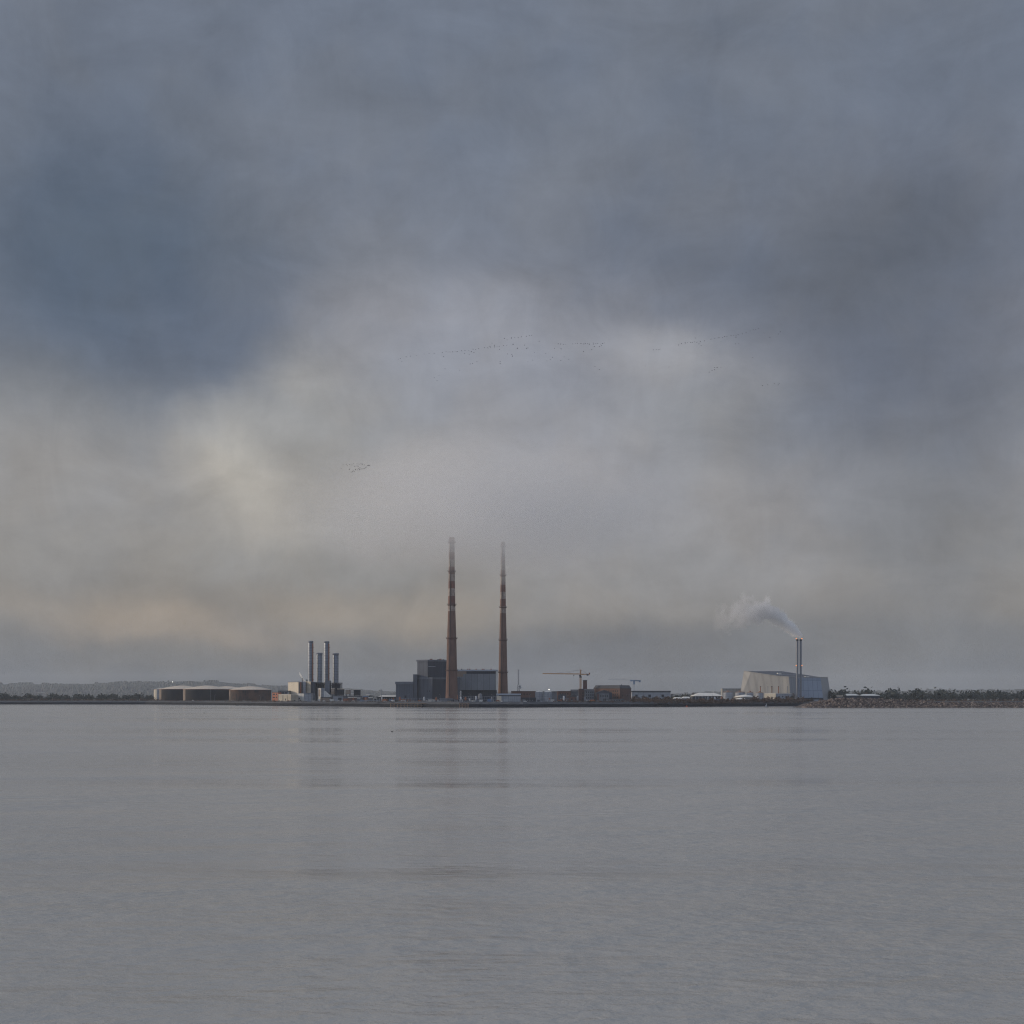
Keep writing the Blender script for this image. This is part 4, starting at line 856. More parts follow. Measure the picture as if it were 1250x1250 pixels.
# ================================================================ VEGETATION
def leaf_clump(mb, c, r, n, m=0, flat=.8, big=1.):
    for _ in range(n):
        p = Vector((R.gauss(0, .5), R.gauss(0, .5), R.gauss(0, .5) * flat)) * r + Vector(c); s = r * R.uniform(.12, .3) * big
        u = Vector((R.gauss(0, 1), R.gauss(0, 1), R.gauss(0, 1))).normalized(); v = u.orthogonal().normalized()
        mb.face((p - u * s, p - v * s * .7, p + u * s, p + v * s * .7), m)
mb = MB()
def scrub_run(p0, p1, n, hmax, o0, o1, dens=1):
    for i in range(n):
        px = R.uniform(p0, p1); off = R.uniform(o0, o1); Yy = wl(px) + off; h = R.uniform(.4, 1) * hmax * (.6 + .4 * math.sin(px * .7) * math.sin(px * .23))
        zb = 7.0 if off > 14 else 3.6 + (off - 4) * .34
        leaf_clump(mb, (X(px, Yy), Yy, zb + h * .4), max(.9, h * .75), 12, 0, .8, 1.7)
scrub_run(786, 988, 1900, 5.4, 6, 50); scrub_run(915, 985, 700, 7.0, 12, 45); scrub_run(850, 915, 300, 4.5, 5, 16); scrub_run(-60, 200, 700, 5.2, 14, 70); scrub_run(200, 345, 260, 2.4, 10, 24); scrub_run(686, 786, 260, 2.6, 10, 24)
scrub_run(985, 1290, 500, 5, 22, 70); scrub_run(345, 480, 90, 1.8, 10, 20)
scrub_run(770, 822, 420, 7.5, 40, 95)
struct('scrub', mb, 'scrub', 'stuff')
mb = MB()                                                # belts of far trees that read as one dark line
def belt(p0, p1, n, Y0, Y1, h0, h1):
    for i in range(n):
        px = R.uniform(p0, p1); Yy = R.uniform(Y0, Y1); h = h0 + (h1 - h0) * (.5 + .5 * math.sin(px * .31) * math.sin(px * .113 + 1)) * R.uniform(.75, 1.1)
        leaf_clump(mb, (X(px, Yy), Yy, 7 + h * .55), h * .5, 18, 0, .8, 1.35)
belt(-60, 187, 620, 3020, 3300, 6, 15); belt(1010, 1320, 760, 2600, 2900, 8, 22); belt(820, 850, 60, 2700, 2900, 7, 13); belt(441, 486, 90, 3000, 3400, 5, 11)
struct('woodland', mb, 'leaf_dark', 'stuff')
# lamp posts along the quay road
proto = None
for px in (226, 262, 318, 346, 385, 421, 448, 498, 538, 574, 602, 646, 672, 692, 738, 768, 798, 830, 858, 870, 926):
    Yy = wl(px) + 27
    if proto is None:
        proto = thing('lamp_post', 'thin grey street lamp along the quay road', 'street lamp', (0, 0, 0), 'street lamps along the quay road')
        mesh_obj('pole', MB().cyl(0, 0, 0, 9, .16, .1, 8), 'pipe_grey', proto); mesh_obj('arm', MB().bar((0, 0, 8.95), (1.5, 0, 9.3), .12, 0, 6), 'pipe_grey', proto); mesh_obj('lamp_head', MB().box(1.4, 2.3, -.18, .18, 9.2, 9.42), 'pale_steel', proto); o = proto
    else: o = copy_tree(proto)
    o.location = (X(px, Yy), Yy, 7); o.rotation_euler.z = R.choice((0, math.pi)); o.scale = (1, 1, R.uniform(.9, 1.1))
# cars along the quay road
cars = {}
for px in (235, 241, 292, 352, 360, 383, 395, 423, 431, 446, 456, 470, 492, 500, 536, 579, 591, 612, 641, 661, 677, 683, 701, 729, 741, 764, 835, 850, 868, 879):
    cn = R.choice(('pale_steel', 'dark_steel', 'white_roof', 'rust')); Yy = wl(px) + 23.5
    if cn not in cars:
        nm = {'pale_steel': 'silver', 'dark_steel': 'black', 'white_roof': 'white', 'rust': 'dull red'}[cn]
        t = thing('parked_car', 'small ' + nm + ' car parked on the quay road', 'car', (0, 0, 0), nm + ' cars parked on the quay road'); mb = MB()
        for dx in (-1.3, 1.3): mesh_obj('wheel', MB().bar((dx, -.86, .32), (dx, .86, .32), .64, 0, 12), 'dark_steel', t)
        A = [(-2.1, .3), (2.1, .3), (2.15, .8), (1.2, .95), (.5, 1.45), (-1.1, 1.48), (-1.9, .95), (-2.15, .85)]; P_ = [(a, -.83, b) for a, b in A]; Q_ = [(a, .83, b) for a, b in A]; mb.face(P_); mb.face(Q_[::-1])
        for i in range(8): mb.face((P_[(i + 1) % 8], P_[i], Q_[i], Q_[(i + 1) % 8]))
        mesh_obj('body', mb, cn, t); mesh_obj('side_window', MB().box(-1.3, .6, -.86, -.831, .98, 1.36), 'glass', t); cars[cn] = t; o = t
    else: o = copy_tree(cars[cn])
    o.location = (X(px, Yy), Yy, 7.0); o.rotation_euler.z = R.choice((0, math.pi)) + R.uniform(-.1, .1)
# small equipment standing about the yards
EQ = {}
for i in range(64):
    px = R.choice((R.uniform(382, 482), R.uniform(478, 545), R.uniform(552, 606), R.uniform(636, 724), R.uniform(820, 900))); Yy = wl(px) + R.uniform(29, 42); kd = R.choice(('cabinet', 'cabinet', 'vessel', 'container')); cn = R.choice({'cabinet': ('white_clad', 'pipe_grey', 'tan_panel', 'dark_steel'), 'vessel': ('pale_steel', 'rust', 'pipe_grey'), 'container': ('container_blue', 'container_orange', 'rust', 'white_clad')}[kd])
    if (kd, cn) not in EQ:
        c_ = {'white_clad': 'white', 'pipe_grey': 'grey', 'tan_panel': 'brown', 'dark_steel': 'black', 'pale_steel': 'pale', 'rust': 'rusty', 'container_blue': 'blue', 'container_orange': 'orange'}[cn]
        nm = {'cabinet': 'equipment_cabinet', 'vessel': 'pressure_vessel', 'container': 'storage_container'}[kd]
        t = thing(nm, 'small ' + c_ + ' ' + nm.replace('_', ' ') + ' standing among the yards behind the sea wall', nm.split('_')[1] if kd != 'vessel' else 'vessel', (0, 0, 0), 'small ' + c_ + ' ' + nm.replace('_', ' ') + 's in the yards')
        if kd == 'cabinet':
            mesh_obj('casing', MB().box(-1.6, 1.6, -1, 1, 0, 2.4), cn, t); mesh_obj('roof', MB().box(-1.8, 1.8, -1.2, 1.2, 2.403, 2.6), 'mid_grey', t)
            for dx in (-.8, .8): mesh_obj('door', MB().box(dx - .6, dx + .6, -1.06, -1.003, .2, 2.1), 'pipe_grey' if cn != 'pipe_grey' else 'dark_steel', t)
        elif kd == 'vessel':
            mesh_obj('shell', MB().lathe(0, 0, [(.1, .9), (.9, 1.2), (1.0, 1.8), (1.0, 4.6), (.8, 5.1), (.1, 5.4)], 16), cn, t)
            for a in (0, 2.1, 4.2): mesh_obj('leg', MB().cyl(.8 * math.cos(a), .8 * math.sin(a), 0, 1.5, .1, n=6), 'dark_steel', t)
            mesh_obj('pipe', MB().bar((0, 0, 5.3), (0, 0, 6.3), .2, 0, 8), 'pipe_grey', t)
        else:
            mesh_obj('body', MB().box(-3, 3, -1.2, 1.2, .15, 2.6), cn, t); mesh_obj('roof', MB().box(-3.03, 3.03, -1.23, 1.23, 2.603, 2.68), cn, t)
            for dx in (-2.9, 2.9): mesh_obj('corner_post', MB().box(dx - .13, dx + .13, -1.27, -1.203, 0, 2.6), 'dark_steel', t)
        EQ[kd, cn] = t; o = t
    else: o = copy_tree(EQ[kd, cn])
    o.location = (X(px, Yy), Yy, 7.0); k_ = R.uniform(.8, 1.35); o.scale = (k_, k_, k_ * R.uniform(.9, 1.2)); o.rotation_euler.z = R.uniform(-.25, .25)
# post and rail fence on the bank
t = thing('fence', 'long low post and rail fence on top of the armoured bank', 'fence', (0, 2050, 7)); b = MB(); pr_ = None
for i in range(420):
    px = 195 + i * 1.9
    if px > 980: break
    q_ = (X(px, wl(px)), wl(px) + 19, 7.0); b.bar(q_, (q_[0], q_[1], 8.3), .18)
    if pr_:
        for z in (.6, 1.2): b.bar((*pr_[:2], 7 + z), (*q_[:2], 7 + z), .1)
    pr_ = q_
mesh_obj('rails', b, 'mid_grey', t)
# trees: three kinds of crown, each copied with its trunk
def make_tree(mat, shape):
    t = thing('tree', 'tree', 'tree', (0, 0, 0)); H = 10.0
    tr = MB().lathe(0, 0, [(.42, 0), (.3, 2.5), (.22, 5), (.1, 7.5)], 8)
    limbs = []
    for i in range(7):
        a = i * 2.4; z = 2.4 + i * .7; e = (math.cos(a) * (2.6 - i * .2), math.sin(a) * (2.6 - i * .2), z + 2.0); tr.bar((0, 0, z), e, .18, 0, 5); limbs.append(e)
    mesh_obj('trunk', tr, 'bark', t); cr = MB()
    for i in range(46):
        k = i / 46; z = 2.2 + 7.2 * k; w = {0: 3.2 * math.sin(math.pi * (.12 + .84 * k)), 1: 2.4 * (1.05 - k), 2: 3.8 * math.sin(math.pi * (.2 + .75 * k)) * R.uniform(.6, 1.1)}[shape]
        a = R.uniform(0, 6.28); rr = w * math.sqrt(R.random()); leaf_clump(cr, (rr * math.cos(a), rr * math.sin(a), z), R.uniform(.8, 1.35), 22 if shape != 2 else 12)
    mesh_obj('crown', cr, mat, t); return t
T0, T1, T2 = make_tree('leaf_dark', 0), make_tree('leaf_dark', 1), make_tree('leaf_brown', 2)
TREES = [(T1, 1013.0, 842.4, 2400, 1.1, 'pointed dark conifer standing at the edge of the waste plant'), (T0, 1018.6, 848.2, 2380, 1.3, 'round dark tree just above the boulders by the waste plant'),
         (T0, 1030.6, 845.8, 2395, 1.0, 'dark bushy tree in front of the pale tent roofed shed'), (T2, 1048.6, 845.0, 2400, .9, 'sparse thin tree between the two white roofs above the boulders'),
         (T0, 816.0, 850.0, 2215, 2.0, 'wide dark evergreen below the end of the long grey shed'), (T0, 779.5, 850.6, 2165, 1.9, 'low dark tree hugging the corner of the brick warehouse'),
         (T0, 788.5, 850.4, 2180, 2.2, 'broad dark tree before the long grey shed, next to the warehouse'), (T2, 785.0, 848.6, 2200, 1.3, 'brown leafless looking tree before the long grey shed'),
         (T0, 797.5, 851.0, 2190, 2.2, 'broad dark tree before the middle of the long grey shed'), (T2, 806.0, 851.6, 2190, 1.8, 'brown bushy tree above the small dark landing stage'),
         (T0, 727.0, 849.8, 2098, .9, 'small dark tree squeezed beside the gabled hall'), (T0, 750.0, 850.2, 2100, 1.4, 'dark tree between the gabled hall and the low flat sheds'),
         (T2, 969.0, 845.6, 2300, 1.0, 'brown tree at the foot of the twin stacks'), (T0, 967.2, 848.8, 2290, 1.3, 'dark tree before the blue grey annex near the twin stacks'),
         (T2, 959.5, 850.0, 2290, 1.4, 'low brown tree before the blue grey annex'), (T0, 991.0, 851.2, 2318, 1.5, 'dark shrubby tree before the pale shutters of the loading bay'),
         (T0, 888.8, 852.0, 2215, 1.4, 'dark pointed shrub before the grey digester tank'), (T2, 1041, 846, 2520, 1.4, 'hazy tree behind the long white rippled roof'), (T2, 1058, 844.6, 2540, 1.3, 'hazy tree behind the white hip roofed shed'),
         (T2, 846.5, 845.4, 2900, 1.2, 'hazy distant tree behind the white hipped hall'), (T0, 183.5, 849.0, 2960, 1.5, 'dark bush by the pale storage tank'), (T0, 179.0, 848.6, 2990, 1.5, 'dark bush a little away from the pale storage tank')]
used = set()
for src, px, py, yy, w, lab in TREES:
    o = src if src.name not in used else copy_tree(src); used.add(src.name)
    o.location = (X(px, yy), yy, G); h = (Z(py, yy) - G) / 9.9; o.scale = (h * w, h * w, h); o.rotation_euler.z = R.uniform(0, 6.28)
    o['label'] = lab; o['group'] = 'trees along the industrial shore'

# ================================================================ MARKS ON THE WATER
Yn = 2580; xx = X(289.2, Yn)
Yn = 2330
def buoy(name, label, px, Y, mat, h, post=True):
    x = X(px, Y); t = thing(name, label, 'buoy', (x, Y, 0))
    mesh_obj('float', MB().lathe(x, Y, [(.2, -.4), (1.3, -.2), (1.4, .5), (.9, 1.0), (.1, 1.1)], 14), mat, t)
    mesh_obj('post', MB().cyl(x, Y, 1.0, h * .8, .32, .22, 8), mat, t); mesh_obj('topmark', MB().lathe(x, Y, [(.1, h * .8), (.75, h * .84), (.5, h), (.1, h * 1.03)], 10), mat, t)
buoy('channel_marker', 'dark channel marker post off the rust streaked tank', 289.2, 2380, 'ctrweight', 4.8)
buoy('buoy', 'small red buoy off the white hipped hall', 838.4, 2060, 'buoy_red', 2.4)
t = thing('sailing_boat', 'tiny grey sailing dinghy below the low cream annex', 'boat', (X(935.6, 1990), 1990, 0)); x = X(935.6, 1990)
hb = [(-1.9, -.7), (.8, -.75), (2.1, 0), (.8, .75), (-1.9, .7)]
mesh_obj('hull', MB().prism([(x + a * .8, 1990 + b * .6) for a, b in hb], -.2, .75, 0, [(x + a, 1990 + b) for a, b in hb]), 'buoy_grey', t)
mesh_obj('mast', MB().cyl(x + .3, 1990, .76, 5.2, .1, n=6), 'buoy_grey', t)
mb = MB(); a = [(x + .22, 1990, 1.2), (x - 1.6, 1990.3, 1.25), (x + .22, 1990, 5.0)]; b = [(q[0], q[1] + .06, q[2]) for q in a]; mb.face(a); mb.face(b[::-1])
for i in range(3): mb.face((a[(i + 1) % 3], a[i], b[i], b[(i + 1) % 3]))
mesh_obj('sail', mb, 'pale_steel', t)

# ================================================================ BIRDS
def bird_mesh(flap):
    mb = MB(); L = .5
    prof = [(.0, -.26), (.04, -.18), (.075, -.04), (.07, .08), (.04, .18), (.035, .24), (.0, .3)]; n = 6; rings = []
    for r, xx in prof:
        b = len(mb.v); mb.v += [(xx, r * math.cos(2 * math.pi * i / n), r * .8 * math.sin(2 * math.pi * i / n)) for i in range(n)]; rings.append(b)
    for a, b in zip(rings, rings[1:]):
        for i in range(n): mb.f.append((a + i, b + i, b + (i + 1) % n, a + (i + 1) % n)); mb.m.append(0); mb.sm.append(True)
    for sgn in (-1, 1):
        p = [(.1, .04 * sgn, .02), (-.1, .04 * sgn, .02), (-.07, .3 * sgn, .02 + flap * .6), (-.12, .58 * sgn, .02 + flap), (.06, .3 * sgn, .03 + flap * .6)]
        mb.face(p); mb.face([(x_, y_, z_ - .02) for x_, y_, z_ in p][::-1])
    return mb
protos = []
for fl_ in (.26, .08, -.16):
    o = mesh_obj('bird', bird_mesh(fl_), 'bird'); protos.append([o, False])
def bird(px, py, Y, label, group, sc=1., head=0.):
    P_ = R.choice(protos)
    if P_[1]: o = P_[0].copy(); COL.objects.link(o)
    else: o = P_[0]; P_[1] = True
    o.location = (X(px, Y), Y, Z(py, Y)); o.rotation_euler = (R.uniform(-.5, .5), R.uniform(-.15, .15), head + R.uniform(-.6, .6)); k = sc * R.uniform(.85, 1.2); o.scale = (k, k, k)
    tag(o, label, 'bird', group)
def flock(pts, ox, oy, k, label, group, Y=820, sc=1.05, head=math.pi):
    for a, b in pts: bird(ox + a / k, oy + b / k, Y + R.uniform(-14, 14), label, group, sc, head)
flock([(48, 260), (68, 256), (83, 284), (123, 240), (164, 234), (224, 228), (295, 211), (342, 207), (390, 207), (468, 195), (503, 191), (523, 192), (542, 191), (566, 190), (590, 190), (606, 192), (612, 190), (653, 183), (684, 178), (681, 207), (721, 180), (745, 192),
       (724, 220), (762, 168), (786, 167), (770, 198), (815, 160), (871, 151), (902, 152), (917, 138), (926, 147), (942, 107), (966, 130), (966, 143), (991, 143), (1011, 143), (1013, 168), (1052, 130), (1080, 129), (481, 240)], 480, 405, 7.8125,
      'tiny dark bird in the long skein strung high above the chimneys', 'long skein of birds above the chimneys')
flock([(733, 309), (758, 304), (798, 282), (494, 352), (634, 367), (437, 418), (391, 440), (418, 464), (1092, 213), (1130, 214), (1135, 234), (1019, 284), (1019, 300), (1184, 160), (1144, 121)], 480, 405, 7.8125,
      'tiny dark bird straggling just below the long skein above the chimneys', 'stragglers below the long skein')
flock([(1060, 64), (1086, 79), (1128, 60), (1158, 56), (1191, 52), (1222, 50)], 480, 405, 7.8125, 'tiny dark bird in the short line above the end of the long skein', 'short line above the long skein')
flock([(214, 55), (252, 51), (282, 46), (378, 119)], 622, 405, 10.417, 'tiny dark bird in the short line above the end of the long skein', 'short line above the long skein')
flock([(620, 155), (650, 154), (683, 160), (708, 160), (803, 152), (838, 145), (866, 146), (903, 149), (915, 147), (945, 156), (965, 152), (994, 153), (1015, 156), (1066, 145), (1066, 160), (1098, 151), (1120, 150), (1160, 158), (1182, 152), (1204, 142), (1142, 188), (1168, 178), (1076, 190), (1046, 225), (571, 213), (655, 214), (942, 254)],
      622, 405, 10.417, 'tiny dark bird in the dense level line in the middle of the sky', 'level line of birds in the middle of the sky')
flock([(45, 160), (100, 213), (192, 172), (214, 212), (234, 208), (318, 261), (460, 273), (26, 286), (36, 313), (546, 322), (695, 320), (518, 352), (476, 370), (652, 366), (754, 350), (232, 382), (296, 360), (1087, 441), (1140, 482)], 622, 405, 10.417,
      'tiny dark bird loosely scattered below the dense level line', 'scattered birds below the level line')
flock([(336, 218), (359, 205), (392, 199), (413, 197), (436, 196), (450, 197), (469, 191), (490, 195), (508, 208), (526, 223), (518, 190), (555, 183), (610, 168), (643, 159), (671, 155), (684, 155), (708, 152), (727, 145), (746, 142), (781, 135), (802, 134), (822, 134), (840, 130), (822, 152), (878, 121), (908, 111), (942, 98), (967, 90), (990, 85), (1012, 79), (478, 156), (695, 190), (820, 208), (844, 206)], 780, 390, 6.944,
      'tiny dark bird in the rising skein against the dark side of the sky', 'rising skein over the waste plant')
flock([(124, 258), (147, 256), (164, 256), (177, 253)], 780, 390, 6.944, 'faint bird in the small faint group beside the bright cloud', 'faint group by the bright cloud', 900, 1.1)
flock([(597, 445), (619, 434), (641, 424), (641, 408), (662, 409), (694, 406)], 780, 390, 6.944, 'tiny dark bird in the small slanting group below the rising skein', 'small slanting group below the rising skein')
flock([(1048, 562), (1092, 556), (1147, 546), (1180, 552), (1188, 542), (1060, 114), (1110, 150), (1184, 121), (1198, 106), (964, 322), (52, 395), (253, 402)], 780, 390, 6.944, 'lone dark bird among the few flying apart over the waste plant', 'birds flying apart over the waste plant')
flock([(183, 261), (262, 245), (288, 276), (355, 254), (408, 264), (455, 224), (535, 236), (482, 298), (535, 290), (568, 298), (590, 248), (640, 236), (672, 248), (728, 264), (800, 282), (828, 282), (858, 280), (766, 320), (735, 342), (695, 356), (668, 364), (640, 362), (610, 332), (572, 348), (600, 384), (552, 386), (502, 386), (445, 408), (466, 434), (385, 448), (418, 430), (352, 382), (135, 354)], 410, 555, 20.83,
      'tiny bird in the tight V shaped flock over the four grey stacks', 'tight V shaped flock over the grey stacks', 820, 1.15, 0)
bird(889.7, 820.7, 1500, 'single dark bird low in the air over the white hipped hall', None, 1.7)
for px, py, lab in ((249.2, 870.5, 'dark seabird resting on the water off the black tanks'), (478.5, 893.5, 'dark seabird resting alone on the open water nearer the viewer')):
    Yv = CH * F / (py - HY + .01); x = X(px, Yv); mb = MB(); prof = [(.0, -.42), (.1, -.32), (.2, -.1), (.19, .1), (.1, .3), (.02, .4)]
    n = 10; rings = []
    for r, xx in prof:
        b = len(mb.v); mb.v += [(x + xx, Yv + r * math.cos(2 * math.pi * i / n), .12 + r * .9 * math.sin(2 * math.pi * i / n)) for i in range(n)]; rings.append(b)
    for a, b in zip(rings, rings[1:]):
        for i in range(n): mb.f.append((a + i, b + i, b + (i + 1) % n, a + (i + 1) % n)); mb.m.append(0); mb.sm.append(True)
    mb.bar((x + .28, Yv, .2), (x + .36, Yv, .58), .1, 0, 6); mb.bar((x + .34, Yv, .58), (x + .5, Yv, .56), .11, 0, 6)
    o = single('seabird', mb, 'bird', lab, 'bird', (x, Yv, 0)); o.scale = (1.0,) * 3

# ================================================================ AIR: haze, low cloud, smoke
def vol_mat(name):
    m = bpy.data.materials.new(name); m.use_nodes = True; nt = m.node_tree; nt.nodes.clear()
    out = nd(nt, 'ShaderNodeOutputMaterial'); v = nd(nt, 'ShaderNodeVolumePrincipled'); nt.links.new(v.outputs[0], out.inputs['Volume']); M[name] = m; return nt, v
HAZE = 3.0e-5
nt, v = vol_mat('haze'); v.inputs['Color'].default_value = (.82, .87, .94, 1); v.inputs['Density'].default_value = HAZE; v.inputs['Anisotropy'].default_value = 0.
struct('haze', MB().box(-16000, 16000, -3000, 16000, -1.5, 246), 'haze', 'stuff')
# low cloud hanging over the chimney tops
cloud_c = (X(586, 2060), 2050, 262.); cr_ = (330., 290., 118.)
nt, v = vol_mat('cloud_vapour'); tc = nd(nt, 'ShaderNodeTexCoord'); g = tc.outputs['Object']
mp = nd(nt, 'ShaderNodeMapping'); mp.inputs['Scale'].default_value = tuple(1 / c for c in cr_); nt.links.new(g, mp.inputs[0])
ln = nd(nt, 'ShaderNodeVectorMath', operation='LENGTH'); nt.links.new(mp.outputs[0], ln.inputs[0])
ns = nd(nt, 'ShaderNodeTexNoise', i_Scale=.011, i_Detail=3.); nt.links.new(g, ns.inputs['Vector'])
d = mathn(nt, 'ADD', ln.outputs['Value'], mathn(nt, 'MULTIPLY', mathn(nt, 'SUBTRACT', ns.outputs[0], .5), .7))
mr = nd(nt, 'ShaderNodeMapRange', interpolation_type='SMOOTHSTEP'); nt.links.new(d, mr.inputs[0]); mr.inputs[1].default_value = .95; mr.inputs[2].default_value = .1; mr.inputs[3].default_value = 0; mr.inputs[4].default_value = .0078; v.inputs['Anisotropy'].default_value = .5
nt.links.new(mr.outputs[0], v.inputs['Density']); v.inputs['Color'].default_value = (.96, .965, .98, 1)
mb = MB(); pr = [(max(.01, math.cos(a)), math.sin(a)) for a in [-math.pi / 2 + math.pi * i / 16 for i in range(17)]]
mb.lathe(0, 0, pr, 32); mb.v = [(cloud_c[0] + x * cr_[0], cloud_c[1] + y * cr_[1], cloud_c[2] + z * cr_[2]) for x, y, z in mb.v]
o = mesh_obj('low_cloud', mb, 'cloud_vapour', None, cloud_c); o['kind'] = 'stuff'

def plume(name, label, Y, pts, rpx, dens, colr, noise_sc, nz=.9, dens_k=1.0, depth=1.0):
    """pts: centre line in (px, py) from the mouth outwards; rpx radii; dens relative density"""
    s = Y / F; x_start, x_end = X(pts[0][0], Y), X(pts[-1][0], Y); org = (x_start, Y, Z(pts[0][1], Y)); L = abs(x_end - x_start)
    nt, v = vol_mat(name + '_vapour'); tc = nd(nt, 'ShaderNodeTexCoord'); g = tc.outputs['Object']
    sx = nd(nt, 'ShaderNodeSeparateXYZ'); nt.links.new(g, sx.inputs[0])
    tt = mathn(nt, 'MULTIPLY', sx.outputs[0], (1 if x_end > x_start else -1) / L, clamp=True)
    def curve(vals, lo, hi):
        c = nd(nt, 'ShaderNodeFloatCurve'); cv = c.mapping.curves[0]
        cv.points[0].location = (vals[0][0], (vals[0][1] - lo) / (hi - lo)); cv.points[1].location = (vals[-1][0], (vals[-1][1] - lo) / (hi - lo))
        for a, b in vals[1:-1]: cv.points.new(a, (b - lo) / (hi - lo))
        c.mapping.update(); nt.links.new(tt, c.inputs['Value']); return mathn(nt, 'ADD', mathn(nt, 'MULTIPLY', c.outputs[0], hi - lo), lo)
    ts = [abs(X(p[0], Y) - x_start) / L for p in pts]; zs = [Z(p[1], Y) - org[2] for p in pts]; rs = [r * s for r in rpx]
    zc = curve(list(zip(ts, zs)), min(zs) - .1, max(zs) + .1); rc = curve(list(zip(ts, rs)), 0, max(rs) + .1); dc = curve(list(zip(ts, dens)), 0, 1.05)
    dz = mathn(nt, 'SUBTRACT', sx.outputs[2], zc); dy = mathn(nt, 'DIVIDE', sx.outputs[1], depth)
    rad = mathn(nt, 'DIVIDE', mathn(nt, 'SQRT', mathn(nt, 'ADD', mathn(nt, 'MULTIPLY', dz, dz), mathn(nt, 'MULTIPLY', dy, dy))), rc)
    ns = nd(nt, 'ShaderNodeTexNoise', i_Scale=noise_sc, i_Detail=5., i_Roughness=.6); nt.links.new(g, ns.inputs['Vector'])
    q = mathn(nt, 'ADD', rad, mathn(nt, 'MULTIPLY', mathn(nt, 'SUBTRACT', ns.outputs[0], .5), nz * 2))
    mr = nd(nt, 'ShaderNodeMapRange', interpolation_type='SMOOTHSTEP'); nt.links.new(q, mr.inputs[0]); mr.inputs[1].default_value = 1.; mr.inputs[2].default_value = .5
    nt.links.new(mathn(nt, 'MULTIPLY', mathn(nt, 'MULTIPLY', mr.outputs[0], dc), dens_k), v.inputs['Density']); 
    cr = nd(nt, 'ShaderNodeValToRGB'); nt.links.new(tt, cr.inputs[0]); e0, e1 = cr.color_ramp.elements; e0.position = .08; e0.color = (.99, .99, .99, 1); e1.position = .4; e1.color = (*colr, 1)
    nt.links.new(cr.outputs[0], v.inputs['Color']); v.inputs['Anisotropy'].default_value = .1
    mb = MB(); n = 14; rings = []
    for k, (p, r) in enumerate(zip(pts, rpx)):
        b = len(mb.v); rr = r * s * 1.7
        mb.v += [(X(p[0], Y), Y + rr * depth * math.cos(2 * math.pi * i / n), Z(p[1], Y) + rr * math.sin(2 * math.pi * i / n)) for i in range(n)]; rings.append(b)
    for a, b in zip(rings, rings[1:]):
        for i in range(n): mb.f.append((b + i, b + (i + 1) % n, a + (i + 1) % n, a + i)); mb.m.append(0); mb.sm.append(True)
    mb.f.append(tuple(rings[0] + i for i in range(n))); mb.m.append(0); mb.sm.append(False)
    mb.f.append(tuple(rings[-1] + i for i in range(n))[::-1]); mb.m.append(0); mb.sm.append(False)
    o = mesh_obj(name, mb, name + '_vapour', None, org); o['kind'] = 'stuff'
    bm = bmesh.new(); bm.from_mesh(o.data); bmesh.ops.recalc_face_normals(bm, faces=bm.faces); bm.to_mesh(o.data); bm.free(); o['label'] = label; o['category'] = 'smoke'; return o
plume('smoke_plume', 'grey smoke plume drifting back from the twin slim stacks', 2322,
      [(979.2, 776.4), (976, 774.6), (971, 770.6), (964, 764.6), (956, 757.5), (946, 751), (934, 746.5), (920, 745.5), (900, 749), (870, 758)], [2.6, 5.2, 8.6, 10.4, 11.5, 13.5, 15.5, 17, 18, 18],
      [.75, .8, .8, .72, .56, .42, .33, .25, .15, 0], (.82, .82, .83), .05, 2.0, .26)
plume('steam_wisp', 'thin white steam wisp over the roof of the cream power plant', Yp(78),
      [(372.6, 831.4), (371, 829.6), (369.5, 827.6), (368, 825.6), (366.5, 823.4), (365, 821)], [1.0, 1.6, 2.0, 2.2, 2.3, 2.2], [1, 1, .9, .7, .4, 0], (.99, .98, .95), .2, .8, 1.4)

# ================================================================ LIGHT
AZ, EL = math.radians(-75), math.radians(13)
sd = Vector((math.sin(AZ) * math.cos(EL), math.cos(AZ) * math.cos(EL), math.sin(EL)))
sun = bpy.data.lights.new('sun', 'SUN'); sun.energy = 2.2; sun.angle = math.radians(6); sun.color = (1., .83, .63)
so = bpy.data.objects.new('sun', sun); COL.objects.link(so); so.rotation_euler = (-sd).to_track_quat('-Z', 'Y').to_euler(); so.location = sd * 3000

w = bpy.data.worlds.new('World'); S.world = w; w.use_nodes = True; nt = w.node_tree; bg = nt.nodes['Background']
sky = nd(nt, 'ShaderNodeTexSky', sky_type='NISHITA', sun_disc=False, sun_elevation=EL, sun_rotation=AZ, air_density=1.5, dust_density=2.)
tc = nd(nt, 'ShaderNodeTexCoord'); g = tc.outputs['Generated']
def srgb(r, g_, b):
    f = lambda c: (c / 255 / 12.92) if c / 255 <= .04045 else ((c / 255 + .055) / 1.055) ** 2.4
    return (f(r), f(g_), f(b))
